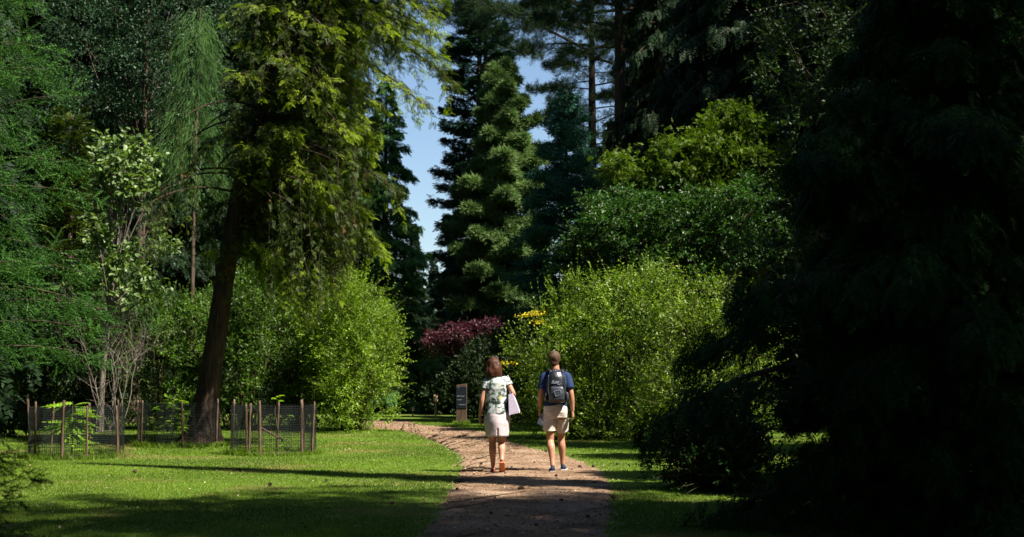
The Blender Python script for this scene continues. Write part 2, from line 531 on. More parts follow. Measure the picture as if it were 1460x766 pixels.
def clumps(r, blobs, clump_r, shoots, leaves, slen, leaf, leafT=T_LEAF, up=.35, flat=1.0, inner=.45, ragged=.28, zmin=.05):
    """blobs: [(centre, radii, number of clumps)] -> leaf (V,F), clump centres"""
    C, Nn = [], []
    for c, rad, k in blobs:
        d = norm(r.normal(size=(k, 3)))
        q = (inner + (1 - inner) * r.uniform(0, 1, k) ** .5) * wob(r, d, 4, ragged)
        C.append(np.asarray(c) + d * np.asarray(rad) * q[:, None]); Nn.append(d)
    C = np.concatenate(C); Nn = np.concatenate(Nn)
    k = C[:, 2] > zmin; C, Nn = C[k], Nn[k]
    cr = clump_r * r.uniform(.45, 1.5, len(C))
    ci = np.repeat(np.arange(len(C)), shoots); m = len(ci)
    d = norm(r.normal(size=(m, 3)) + Nn[ci] * .9 + np.array([0, 0, up]))
    d2 = d * np.array([1, 1, flat])
    base = C[ci] + d2 * (cr[ci] * r.uniform(.1, .85, m))[:, None]
    L = slen * r.uniform(.5, 1.3, m) * np.where(r.uniform(0, 1, m) < .10, 2.1, 1)
    li = np.repeat(np.arange(m), leaves); q = len(li)
    tt = np.tile((np.arange(leaves) + .5) / leaves, m)
    sdir = norm(d2 + np.array([0, 0, up * .5]))
    pos = base[li] + sdir[li] * (L[li] * tt)[:, None]
    ld = norm(sdir[li] * .6 + r.normal(size=(q, 3)) * .75 + np.array([0, 0, -.1]))
    V, F = scatter(leafT, pos, ld, r.normal(size=q) * .7, leaf * r.uniform(.6, 1.25, q))
    tw = np.stack([base, base + sdir * (L * .5)[:, None], base + sdir * L[:, None]], 1)
    return (V, F), C, tw


def limbs(r, C, origin_fn, rad=.03, n=5, bow=.18, K=6):
    O = np.stack([origin_fn(c) for c in C])
    t = np.linspace(0, 1, K)[None, :, None]
    mid = (O + C) / 2 + r.normal(size=C.shape) * bow * np.linalg.norm(C - O, axis=1, keepdims=True) * .6
    P = (1 - t) ** 2 * O[:, None] + 2 * t * (1 - t) * mid[:, None] + t * t * C[:, None]
    L = np.linalg.norm(C - O, axis=1)
    R = np.outer(rad * np.clip(L, .4, 3) ** .7, np.linspace(1, .22, K))
    return tubes(P, R, n)


def shrub(name, label, cat, loc, seed, blobs, mat, clump_r=.35, shoots=14, leaves=7, slen=.3, leaf=.07, leafT=T_LEAF, up=.35, flat=1.0, inner=.45,
          stems=40, srad=.012, wmat=None, group=None, spread=.3, ragged=.28, trunk=None, extra=None, twigs=True, part='foliage', wpart='stem'):
    r = rng_of(seed)
    lv, C, tw = clumps(r, blobs, clump_r, shoots, leaves, slen, leaf, leafT, up, flat, inner, ragged)
    pick = r.choice(len(C), min(stems, len(C)), replace=False)
    if trunk is None:
        def of(c): return np.array([c[0] * spread + r.normal() * .05, c[1] * spread + r.normal() * .05, -.05])
        wood = limbs(r, C[pick], of, srad)
    else:
        tp, tr = trunk; tp = np.asarray(tp, float)

        def of(c):
            zz = np.clip(c[2] * .62, tp[0, 2] + .3, tp[-1, 2])
            return np.array([np.interp(zz, tp[:, 2], tp[:, k]) for k in (0, 1)] + [zz])
        wood = cat_vf([trunk_vf(r, tp, tr), limbs(r, C[pick], of, srad)])
    if twigs:
        k = r.choice(len(tw), min(len(tw), 1500), replace=False)
        wood = cat_vf([wood, tubes(tw[k], np.tile([.005, .004, .002], (len(k), 1)), 3)])
    t = thing(name, label, cat, loc, group)
    obj(wpart, np_mesh(wpart, *wood, wmat or M['stem'], smooth=True), t)
    obj(part, np_mesh(part, *lv, mat), t)
    for nm, (V, F), m in (extra or []):
        obj(nm, np_mesh(nm, V, F, m), t)
    return t


def gl(px, Y):
    """ground point straight below picture column px at depth Y"""
    return np.array([(px - CXP) / FPX * (Y * 1.0) / CT * (1 - 0) * CT / (CT) * CT, Y, 0.0])


def zat(py, Y):
    return pt(730, py, Y)[2]


def sc(Y):
    return FPX / Y


# ---- main leaning tree with hanging curtains
def main_tree():
    r = rng_of(21)
    b = ground(287, 636); Yb = b[1]
    tr = [(287, 636), (296, 560), (309, 470), (320, 390), (331, 320), (352, 220), (380, 110), (405, 10), (432, -100), (455, -260)]
    tp = np.array([pt(px, py, Yb) for px, py in tr]) - b
    tp[0, 2] = -.08
    tp[:, 1] += np.linspace(0, .3, len(tp))
    rad = [.25, .225, .20, .185, .18, .175, .17, .15, .12, .04]
    wood = [trunk_vf(r, tp, rad, 18, 2.15, 46, .12)]
    s = sc(Yb)
    # strands: (px,py) of their top and their length in pixels -> hanging leafy strings off drooping boughs
    nb = 118
    zb = r.uniform(zat(350, Yb), zat(-230, Yb), nb)
    az = r.uniform(0, 2 * np.pi, nb)
    # bias to the right-hand side where the crown is fullest
    az = np.where(r.uniform(0, 1, nb) < .45, r.uniform(-1.2, 1.2, nb), az)
    bx = np.interp(zb, tp[:, 2], tp[:, 0]); by = np.interp(zb, tp[:, 2], tp[:, 1])
    reach = np.interp(zb, [zat(350, Yb), zat(250, Yb), zat(120, Yb), zat(0, Yb), zat(-230, Yb)], [1.9, 2.75, 3.3, 3.25, 1.8])
    lf = .74 + .46 * np.cos(az)
    Lb = reach * lf * r.uniform(.55, 1.03, nb)
    hd = np.stack([np.cos(az), np.sin(az), 0 * az], -1)
    K = 9
    t = np.linspace(0, 1, K)
    droop = r.uniform(.25, .6, nb)
    P = np.stack([bx, by, zb], -1)[:, None] + hd[:, None] * (Lb[:, None] * t)[..., None]
    P[..., 2] += Lb[:, None] * (.12 * t[None] - droop[:, None] * t[None] ** 2)
    wood.append(tubes(P, np.outer(np.clip(.02 * Lb, .012, .06), np.linspace(1, .22, K)), 5))
    sp, sdv, ssz, flg = [], [], [], []
    str_P, str_R = [], []
    for k in range(nb):
        ns = int(6 + Lb[k] * 4.6)
        tt = r.uniform(.25, 1.0, ns)
        side = np.array([-hd[k, 1], hd[k, 0], 0])
        for q in tt:
            p = np.array([np.interp(q, t, P[k, :, a]) for a in range(3)]) + side * r.normal() * .3 * Lb[k] * .45
            ln = r.uniform(.25, 1.4) * (1.0 - .45 * q)
            bottom = zat(480, Yb) if p[0] > .6 else zat(400, Yb)
            ln = max(.2, min(ln, p[2] - bottom - .15 + r.uniform(-.35, .35)))
            M_ = max(3, int(ln * 15))
            f = np.linspace(0, 1, M_)
            out = hd[k] * .22 * ln + r.normal(size=3) * .07
            S = p + np.outer(f, out) + np.outer(f ** 1.2, [0, 0, -ln]) + r.normal(size=(M_, 3)) * .025
            sp.append(np.repeat(S, 2, 0) + r.normal(size=(M_ * 2, 3)) * .02)
            aa = r.uniform(0, 6.28, M_ * 2)
            sdv.append(np.stack([np.cos(aa) + hd[k, 0] * .5, np.sin(aa) + hd[k, 1] * .5, r.uniform(-1.1, -.1, M_ * 2)], -1))
            ssz.append(r.uniform(.10, .20, M_ * 2))
            lit = r.uniform() < (.36 + .34 * hd[k, 0])  # more bright sprays to the right: the crown's sunlit side painted in
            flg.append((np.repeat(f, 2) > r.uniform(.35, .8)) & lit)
            f5 = np.linspace(0, 1, 5)
            str_P.append(np.stack([np.interp(f5, f, S[:, a]) for a in range(3)], -1)); str_R.append(np.linspace(.009, .003, 5))
    # long ragged curtains at the lower right and lower left of the crown
    cP = []
    for k in range(53):
        if k < 46: px = r.uniform(372, 522); bot = np.interp(px, [372, 430, 470, 522], [435, 478, 455, 390]) - abs(r.normal()) * 34
        else: px = r.uniform(232, 300); bot = np.interp(px, [232, 300], [395, 420]) - abs(r.normal()) * 45
        top = pt(px, bot - r.uniform(70, 190), Yb) - b; bt_ = pt(px + r.normal() * 8, bot, Yb) - b
        dy = r.normal() * 1.0; top[1] += dy; bt_[1] += dy
        z0_ = top[2] + r.uniform(.2, .9)
        root = np.array([np.interp(z0_, tp[:, 2], tp[:, 0]), np.interp(z0_, tp[:, 2], tp[:, 1]), z0_])
        mid = root * .45 + top * .55 + np.array([0, 0, .45])
        f = np.linspace(0, 1, K)[:, None]
        cP.append((1 - f) ** 2 * root + 2 * f * (1 - f) * mid + f * f * top)
        for _ in range(2):
            a_ = top + r.normal(size=3) * np.array([.14, .18, .05]); e_ = bt_ + r.normal(size=3) * np.array([.16, .18, .12])
            M_ = max(4, int((a_[2] - e_[2]) * 17)); f = np.linspace(0, 1, M_)
            S = a_ + np.outer(f, e_ - a_) + r.normal(size=(M_, 3)) * .04
            sp.append(np.repeat(S, 2, 0) + r.normal(size=(M_ * 2, 3)) * .03)
            aa = r.uniform(0, 6.28, M_ * 2)
            sdv.append(np.stack([np.cos(aa), np.sin(aa), r.uniform(-1.2, -.2, M_ * 2)], -1)); ssz.append(r.uniform(.09, .19, M_ * 2) * np.repeat(1.1 - .5 * f, 2))
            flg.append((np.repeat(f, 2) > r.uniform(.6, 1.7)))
            f5 = np.linspace(0, 1, 5)
            str_P.append(np.stack([np.interp(f5, f, S[:, a]) for a in range(3)], -1)); str_R.append(np.linspace(.009, .003, 5))
    wood.append(tubes(np.array(cP), np.tile(np.linspace(.03, .009, K), (len(cP), 1)), 5))
    # finger-like sprays carried along the boughs
    for k in range(nb):
        m = int(Lb[k] * (48 + 26 * max(0, hd[k, 0])))
        q = .2 + .84 * r.uniform(0, 1, m) ** .72
        side = np.array([-hd[k, 1], hd[k, 0], 0])
        sn = r.uniform(-1, 1, m)
        p = np.stack([np.interp(q, t, P[k, :, a]) for a in range(3)], -1) + side * (sn * .38 * Lb[k] * (1.15 - q))[:, None] + r.normal(size=(m, 3)) * .05
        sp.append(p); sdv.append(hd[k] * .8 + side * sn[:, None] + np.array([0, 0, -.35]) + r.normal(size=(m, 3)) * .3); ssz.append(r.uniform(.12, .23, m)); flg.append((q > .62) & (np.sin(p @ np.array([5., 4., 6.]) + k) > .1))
    wood.append(tubes(np.array(str_P), np.array(str_R), 3))
    sp = np.concatenate(sp); sdv = np.concatenate(sdv); ssz = np.concatenate(ssz)
    flg = np.concatenate(flg)
    rl = r.normal(size=len(sp)) * .6
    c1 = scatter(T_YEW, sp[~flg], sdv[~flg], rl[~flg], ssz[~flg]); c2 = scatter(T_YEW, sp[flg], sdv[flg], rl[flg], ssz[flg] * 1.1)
    t = thing('conifer_tree', 'leaning dark trunk under a drooping yellow green conifer crown, rising behind the wire guards', 'tree', b)
    obj('trunk', np_mesh('trunk', *cat_vf(wood), M['bark_red'], smooth=True), t)
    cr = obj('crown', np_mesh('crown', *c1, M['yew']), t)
    obj('lit_new_growth', np_mesh('lit_new_growth', *c2, M['yew_new_lit']), cr)


main_tree()


def con(name, label, px, Y, seed, H, z0, prof, nbr, T, ss, dens, mat, wmat=None, group=None, cat='tree', **kw):
    r = rng_of(seed)
    w, c = conifer(r, H, z0, prof, nbr, T, ss, dens, **kw)
    loc = np.array([pt(px, 537, Y)[0], Y, 0])
    return put_tree(name, label, cat, loc, w, c, wmat or M['bark'], mat, group)


def cone(R, r1=.1, p=.8):
    return lambda u: R * ((1 - u) ** p) + r1


# left edge spruce
con('spruce_tree', 'fresh green spruce with spiky brush like shoots at the left edge', -60, 22, 31, 9.8, 1.7, lambda u: 2.35 * (1 - u * .7), 92, T_BRUSH, .42, 13, M['spruce'],
    pitch=(.12, -.26), hang=.3, fan=.45, trunk_r=.17, jit=.5, wood_r=.007)
# small spruce whose tips show in the bottom left corner
con('young_spruce', 'dark young spruce reaching bare looking tips into the bottom left corner', -75, 8.6, 32, 1.5, .15, lambda u: .78 * (1 - u * .6), 46, T_BRUSH, .13, 32, M['hemlock'],
    pitch=(.3, -.30), hang=.3, fan=.35, trunk_r=.03, wood_r=.010)
# weeping pale conifer behind
def weeping(name, label, px, Y, seed, H, z0, R, nb, mat, lmax=1.8, droopz=.5):
    r = rng_of(seed)
    loc = np.array([pt(px, 537, Y)[0], Y, 0])
    u = (np.arange(nb) + .5) / nb; z = z0 + (H - z0) * u; az = np.arange(nb) * 2.4 + r.normal(size=nb) * .3
    L = R * (1 - u * .8) * r.uniform(.6, 1.1, nb); hd = np.stack([np.cos(az), np.sin(az), 0 * az], -1)
    t = np.linspace(0, 1, 6)
    P = np.zeros((nb, 6, 3)); P[..., 2] = z[:, None]
    P += hd[:, None] * (L[:, None] * t)[..., None]; P[..., 2] += L[:, None] * (.25 * t - droopz * t ** 2)
    sp, sd, ss = [], [], []
    for k in range(nb):
        ns = int(12 + L[k] * 26)
        for q in r.uniform(.25, 1, ns):
            p = np.array([np.interp(q, t, P[k, :, a]) for a in range(3)]) + r.normal(size=3) * .10
            ln = r.uniform(.3, lmax) * .8; m = max(2, int(ln / .16))
            f = np.linspace(0, 1, m)
            sp.append(p + np.outer(f, [hd[k, 0] * .25, hd[k, 1] * .25, -ln]))
            sd.append(np.tile(hd[k] * .5 + [0, 0, -1.], (m, 1)) + r.normal(size=(m, 3)) * .35); ss.append(r.uniform(.2, .36, m))
    sp = np.concatenate(sp); sd = np.concatenate(sd); ss = np.concatenate(ss)
    crown = scatter(T_WEEP, sp, sd, r.uniform(0, 6, len(sp)), ss)
    wood = cat_vf([trunk_vf(r, [[0, 0, -.1], [0, 0, H * .5], [.1, 0, H]], [.07, .05, .015]), tubes(P, np.outer(np.clip(L * .008, .006, .04), np.linspace(1, .3, 6)), 5)])
    put_tree(name, label, 'tree', loc, wood, crown, M['bark'], mat)


weeping('weeping_conifer', 'pale grey green weeping conifer with hanging curtains between dark trees', 272, 38, 33, 11.4, 6.6, 1.35, 48, M['weep'], .95)
weeping('weeping_conifer', 'low pale weeping conifer with sparse hanging boughs behind the bare twiggy shrub', 165, 38.5, 34, 5.0, 2.6, 2.0, 12, M['weep'], .9, .15)
# olive brown cypress
con('cypress_tree', 'narrow olive brown cypress between the left edge spruce and the pale leaved young tree', 95, 41, 35, 9.0, .5, lambda u: 1.5 * (1 - u * .7), 90, T_FAR, .3, 34, M['olive'], pitch=(.5, -.2), hang=.0, trunk_r=.12)

# large holly like tree
def lt(px, py, Y, base):
    return pt(px, py, Y) - base


Yh = 44.0; bh = np.array([pt(190, 537, Yh)[0], Yh, 0])
shrub('holly_tree', 'tall broadleaf tree with small dark glossy leaves in the upper left', 'tree', bh, 41,
      [(lt(190, 90, Yh, bh), (2.6, 2.2, 2.6), 60), (lt(250, 60, Yh, bh), (1.6, 1.6, 2.2), 36), (lt(125, 130, Yh, bh), (1.7, 1.6, 2.4), 36), (lt(190, 260, Yh, bh), (2.6, 2, 2.2), 44), (lt(180, -40, Yh, bh), (2.2, 2, 2.2), 30)],
      M['holly'], clump_r=.55, shoots=26, leaves=9, slen=.4, leaf=.10, stems=30, srad=.014, trunk=([[0, 0, -.1], [.1, 0, 4], [.2, .1, 13]], [.22, .18, .05]), wmat=M['bark'], part='crown', wpart='trunk')

# pale leaved young tree behind the left guard
Ys = 36.5; bs = ground(143, 612); bs = np.array([pt(143, 537, Ys)[0], Ys, 0])
shrub('young_tree', 'slender young tree with large pale green leaves above the left wire guard', 'tree', bs, 42,
      [(lt(175, 260, Ys, bs), (.75, .6, .75), 15), (lt(155, 330, Ys, bs), (.6, .6, .6), 9), (lt(205, 380, Ys, bs), (.75, .6, .8), 13), (lt(190, 225, Ys, bs), (.5, .5, .4), 7), (lt(120, 385, Ys, bs), (.4, .4, .3), 4)],
      M['pale'], clump_r=.24, shoots=10, leaves=7, slen=.34, leaf=.155, leafT=T_ROUND, up=.4, inner=.3, stems=40, srad=.010,
      trunk=([[0, 0, -.1], lt(147, 520, Ys, bs), lt(157, 440, Ys, bs), lt(168, 330, Ys, bs), lt(180, 230, Ys, bs)], [.085, .07, .055, .04, .015]), wmat=M['twig'], part='crown', wpart='trunk', twigs=False)

# bare twiggy shrub
def bare_shrub():
    r = rng_of(43)
    b = np.array([pt(158, 537, 36)[0], 36.0, 0])
    Ps, Rs = [], []

    def grow(p, d, L, rad, depth):
        K = 6
        pts = [p]
        for i in range(K - 1):
            d = norm(d + r.normal(size=3) * .16 + np.array([0, 0, .04]))
            pts.append(pts[-1] + d * L / (K - 1))
        Ps.append(np.array(pts)); Rs.append(np.linspace(rad, rad * .5, K))
        if depth > 0:
            for _ in range(r.integers(3, 5)):
                k = r.integers(2, K)
                grow(pts[k], norm(d + r.normal(size=3) * .6 + np.array([0, 0, .2])), L * r.uniform(.45, .65), rad * .5, depth - 1)

    for k in range(9):
        a = r.uniform(0, 6.28)
        grow(np.array([r.normal() * .15, r.normal() * .15, -.05]), norm(np.array([math.cos(a) * .3, math.sin(a) * .25, 1.])), r.uniform(1.5, 2.3), .014, 3)
    t = thing('bare_shrub', 'leafless grey twiggy shrub beneath the pale leaved young tree', 'shrub', b)
    obj('branches', np_mesh('branches', *tubes(np.array(Ps), np.array(Rs), 4), M['twig']), t)


bare_shrub()

# shrubs behind the lawn on the left
def sh(name, label, px, Y, seed, ptop, halfw, mat, depth=1.4, k=1.0, zb=.25, group=None, **kw):
    """shrub standing at column px, depth Y, its top at picture row ptop, halfw in pixels"""
    h = zat(ptop, Y); w = halfw / sc(Y)
    b = np.array([pt(px, 537, Y)[0], Y, 0])
    n = int(26 * k)
    r = rng_of(seed + 1000)
    bl = [((0, 0, h * .5), (w * .86, depth * .8, h * .46), int(n * 2)), ((w * .45 * r.uniform(-1, 1), -.2, h * .34), (w * .85, depth, h * .34), n), ((w * .3 * r.uniform(-1, 1), 0, h * .74), (w * .5, depth * .6, h * .22), n // 2)]
    return shrub(name, label, 'shrub', b, seed, bl, mat, group=group, **kw)


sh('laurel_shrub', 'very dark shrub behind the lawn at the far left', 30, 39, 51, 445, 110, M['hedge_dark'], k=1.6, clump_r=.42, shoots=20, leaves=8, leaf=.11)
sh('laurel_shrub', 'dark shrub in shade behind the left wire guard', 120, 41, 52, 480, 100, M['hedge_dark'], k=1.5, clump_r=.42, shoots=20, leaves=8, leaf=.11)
sh('dogwood_shrub', 'mid green shrub behind the wire guard half hidden by the leaning trunk', 235, 38.5, 53, 400, 75, M['hedge'], k=1.7, clump_r=.36, shoots=20, leaves=8, leaf=.085)
sh('dogwood_shrub', 'mid green leafy shrub just right of the leaning trunk', 350, 38, 54, 375, 80, M['hedge'], k=1.9, clump_r=.36, shoots=20, leaves=8, leaf=.085)
sh('dogwood_shrub', 'shaded green shrub behind the right hand wire guard', 430, 39.5, 55, 420, 60, M['hedge'], k=1.5, clump_r=.36, shoots=20, leaves=8, leaf=.085)
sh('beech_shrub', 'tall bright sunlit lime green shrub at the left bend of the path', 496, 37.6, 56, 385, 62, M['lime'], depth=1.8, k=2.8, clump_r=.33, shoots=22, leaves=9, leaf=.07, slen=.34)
# far conifers beyond the bend
con('larch_tree', 'feathery green conifer sloping into the sky gap behind the lime shrub', 548, 56, 61, 13.4, .3, lambda u: 2.5 * (1 - u) ** .8 + .12, 160, T_FAR, .22, 105, M['larch'], pitch=(.05, -.28), hang=.4, trunk_r=.2)
con('spruce_tree', 'dark conifer whose pointed side shows just left of the sky gap', 500, 68, 62, 18.5, .3, lambda u: 3.0 * (1 - u) ** .8 + .12, 140, T_FAR, .36, 50, M['darkspruce'], pitch=(.0, -.25), hang=.3, trunk_r=.25)
# centre trees
con('spruce_tree', 'tall blue black columnar spruce against the sky in the middle', 683, 76, 63, 25.5, .3, lambda u: 2.35 * (1 - u ** 3) + .25, 240, T_FAR, .30, 95, M['darkspruce'], pitch=(.25, -.18), hang=-.05, trunk_r=.35)
con('pine_tree', 'sunlit olive green pine in tiered fluffy layers in front of the tall spruce', 716, 63, 64, 15.5, 2.4, lambda u: 2.95 * (1 - u) ** .62 + .25, 74, T_TUFTFAR, .32, 250, M['pine'], pitch=(.12, -.16), hang=-.2, trunk_r=.25, fan=.44, clump=5, jit=.55, wmat=M['bark_red'])
con('blue_spruce', 'blue green spruce with a pointed top right of the olive pine', 808, 55, 65, 12.6, .2, lambda u: 2.9 * (1 - u) ** .75 + .1, 170, T_BRUSHFAR, .36, 62, M['blue'], pitch=(.15, -.2), hang=.1, trunk_r=.2)


# open Scots pines with sky between the boughs
open_pines = []


def scots(px, Y, seed, label, H, z0, R, nb, trunk_r, azr=None, wmat='bark', lean=(0, 0), dens=30):
    con('scots_pine', label, px, Y, seed, H, z0, R if callable(R) else (lambda u: R * (.55 + .45 * math.sin(math.pi * min(1, u * .9 + .15)))), nb, T_TUFT, .30, dens, M['scots'], pitch=(.12, -.12), hang=-.3, trunk_r=trunk_r,
        fan=.5, clump=5, jit=.6, wmat=M[wmat], azr=azr, wood_r=.013, tmin=.3, lean=lean)


scots(846, 68, 66, 'open Scots pine with thin trunk, blue sky showing through its boughs', 26, 9.5, lambda u: 3.3 if u < .42 else 8.2, 74, .32, dens=46, wmat='bark_red')
scots(692, 82, 68, 'high dark pine whose boughs overhang the top of the sky gap behind the columnar spruce', 32, 20.5, 4.4, 40, .3, dens=44)
scots(893, 53, 67, 'thick grey pine trunk under a high dark crown behind the blue spruce', 22, 13.6, 4.6, 40, .40, lean=(-.3, 0), dens=56, wmat='bark_red')
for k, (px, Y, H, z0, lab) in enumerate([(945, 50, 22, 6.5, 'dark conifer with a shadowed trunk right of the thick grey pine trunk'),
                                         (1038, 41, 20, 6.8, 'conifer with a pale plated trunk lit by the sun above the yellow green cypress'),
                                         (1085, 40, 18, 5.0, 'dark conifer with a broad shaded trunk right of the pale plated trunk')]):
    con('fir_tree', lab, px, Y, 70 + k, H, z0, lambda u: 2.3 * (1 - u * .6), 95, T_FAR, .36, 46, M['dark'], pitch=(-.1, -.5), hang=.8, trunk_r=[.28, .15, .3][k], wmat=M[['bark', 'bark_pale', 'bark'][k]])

# yellow green layered cypress and the dark maple below
Yj = 38.5; bj = np.array([pt(985, 537, Yj)[0], Yj, 0])
shrub('golden_cypress', 'yellow green layered cypress below the row of tall dark trunks', 'tree', bj, 81,
      [(lt(1000, 215, Yj, bj), (1.5, 1.2, .38), 36), (lt(1045, 190, Yj, bj), (.8, .8, .5), 18), (lt(925, 240, Yj, bj), (1.1, 1.0, .28), 22), (lt(1075, 240, Yj, bj), (.8, .8, .5), 16), (lt(1000, 265, Yj, bj), (1.6, 1.2, .45), 30)],
      M['juniper'], clump_r=.28, shoots=34, leaves=4, slen=.28, leaf=.15, leafT=T_FAR, up=.45, inner=.25, stems=60, srad=.016, trunk=([[0, 0, -.1], [.1, 0, 3], [.5, 0, 6.6]], [.14, .11, .03]), wmat=M['bark'], part='crown', wpart='trunk')
Ym = 36.5; bm = np.array([pt(945, 537, Ym)[0], Ym, 0])
shrub('maple_tree', 'spreading dark green maple in flat leaf layers above the bright rounded bush', 'tree', bm, 82,
      [(lt(930, 300, Ym, bm), (1.9, 1.5, .5), 55), (lt(880, 345, Ym, bm), (1.5, 1.4, .5), 44), (lt(1010, 340, Ym, bm), (1.5, 1.4, .55), 44), (lt(950, 385, Ym, bm), (2.3, 1.4, .5), 60), (lt(1060, 300, Ym, bm), (1.0, 1.2, .7), 26)],
      M['maple'], clump_r=.42, shoots=24, leaves=8, slen=.3, leaf=.10, flat=.35, up=.05, inner=.2, stems=80, srad=.016, trunk=([[0, 0, -.1], [.1, 0, 2], [0, 0, 4.6]], [.13, .10, .04]), wmat=M['bark'], part='crown', wpart='trunk')

# big bright bush and its neighbours on the right
Yb = 32.2; bb = np.array([pt(868, 537, Yb)[0], Yb + .7, 0])
r = rng_of(90)
fl = []
for px, py, k in ((762, 447, 95), (771, 460, 60), (750, 450, 45), (723, 518, 55)):
    c = pt(px, py, Yb - .75) - bb
    P = c + r.normal(size=(k, 3)) * np.array([.11, .10, .028])
    fl.append(('flower_cluster', scatter(T_ROUND, P, r.normal(size=(k, 3)), r.uniform(0, 6, k), r.uniform(.03, .055, k)), M['yellow']))
shrub('azalea_bush', 'large rounded bright green bush right of the walking couple, with a few yellow flowers', 'bush', bb, 91,
      [((0, 0, 1.7), (1.9, 1.5, 1.55), 130), (lt(900, 440, Yb, bb), (1.5, 1.2, .85), 60), (lt(790, 500, Yb, bb), (1.0, 1.2, .8), 44), (lt(880, 590, Yb, bb), (2.1, 1.4, .7), 70), (lt(775, 580, Yb, bb), (.8, 1.1, .6), 30), (lt(955, 530, Yb, bb), (.9, 1.2, 1.2), 44)],
      M['bush'], clump_r=.27, shoots=20, leaves=9, slen=.36, leaf=.07, up=.55, inner=.5, stems=120, srad=.010, extra=fl, ragged=.3)
sh('azalea_bush', 'smaller half shaded bush with a few sunlit sprigs right of the large rounded bush', 1018, 25.0, 92, 408, 84, M['bush'], depth=1.0, k=1.9, clump_r=.27, shoots=17, leaves=8, leaf=.06, up=.5)
sh('hemlock_shrub', 'low dark bush spilling over the lawn at the foot of the great dark conifer', 1010, 18.2, 93, 600, 75, M['hemlock'], depth=.8, k=1.5, clump_r=.22, shoots=16, leaves=8, leaf=.06, up=.3)
# purple maple and the dark shrubs under it
Yp = 50.0; bp = np.array([pt(662, 537, Yp)[0], Yp, 0])
shrub('purple_maple', 'low purple leaved Japanese maple behind the walking woman', 'tree', bp, 94,
      [(lt(668, 473, Yp, bp), (1.05, .9, .26), 44), (lt(635, 490, Yp, bp), (.75, .8, .3), 30), (lt(690, 466, Yp, bp), (.5, .7, .2), 14)],
      M['purple'], clump_r=.22, shoots=20, leaves=8, slen=.22, leaf=.085, flat=.5, up=.1, inner=.2, stems=50, srad=.012, trunk=([[0, 0, -.1], [.05, 0, 1.], [.1, 0, 2.4]], [.07, .05, .03]), wmat=M['bark'], part='crown', wpart='trunk')
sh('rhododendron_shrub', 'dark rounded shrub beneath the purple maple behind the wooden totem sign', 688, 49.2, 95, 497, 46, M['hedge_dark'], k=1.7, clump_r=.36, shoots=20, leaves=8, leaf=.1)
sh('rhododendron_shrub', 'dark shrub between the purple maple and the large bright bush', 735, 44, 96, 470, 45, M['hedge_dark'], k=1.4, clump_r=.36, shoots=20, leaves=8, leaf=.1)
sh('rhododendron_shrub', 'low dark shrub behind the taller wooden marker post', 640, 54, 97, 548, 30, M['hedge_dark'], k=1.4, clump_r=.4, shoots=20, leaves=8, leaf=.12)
sh('hazel_shrub', 'sunlit lime green shrub far down the path left of the marker posts', 592, 57, 98, 475, 42, M['farshrub'], k=1.3, clump_r=.42, shoots=20, leaves=8, leaf=.12)

# great dark hemlock on the right
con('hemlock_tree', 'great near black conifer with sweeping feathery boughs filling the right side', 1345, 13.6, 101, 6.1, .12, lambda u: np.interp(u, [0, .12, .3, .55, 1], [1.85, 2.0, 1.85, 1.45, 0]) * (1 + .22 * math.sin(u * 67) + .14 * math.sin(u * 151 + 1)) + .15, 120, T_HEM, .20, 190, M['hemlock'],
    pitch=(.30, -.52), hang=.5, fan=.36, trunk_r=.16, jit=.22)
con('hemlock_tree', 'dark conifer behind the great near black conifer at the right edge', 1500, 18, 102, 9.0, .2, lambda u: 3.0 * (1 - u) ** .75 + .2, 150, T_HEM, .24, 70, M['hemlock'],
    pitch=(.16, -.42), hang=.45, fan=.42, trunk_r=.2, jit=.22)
Yt = 27.0; bt = np.array([pt(1290, 537, Yt)[0], Yt, 0])
shrub('oak_tree', 'shadowy broadleaf tree with a few sunlit sprigs in the upper right', 'tree', bt, 103,
      [(lt(1290, 60, Yt, bt), (2.3, 1.8, 1.6), 70), (lt(1170, 90, Yt, bt), (1.2, 1.4, 1.7), 36), (lt(1390, 90, Yt, bt), (1.6, 1.5, 1.5), 40), (lt(1200, 260, Yt, bt), (1.5, 1.4, 1.2), 36), (lt(1160, 380, Yt, bt), (1.3, 1.4, 1.2), 36), (lt(1330, 300, Yt, bt), (2, 1.4, 1.6), 36)],
      M['hedge_dark'], clump_r=.42, shoots=20, leaves=8, slen=.34, leaf=.09, up=.2, stems=70, srad=.018, trunk=([[0, 0, -.1], [.1, 0, 3], [.1, 0, 8]], [.2, .17, .05]), wmat=M['bark'], part='crown', wpart='trunk')

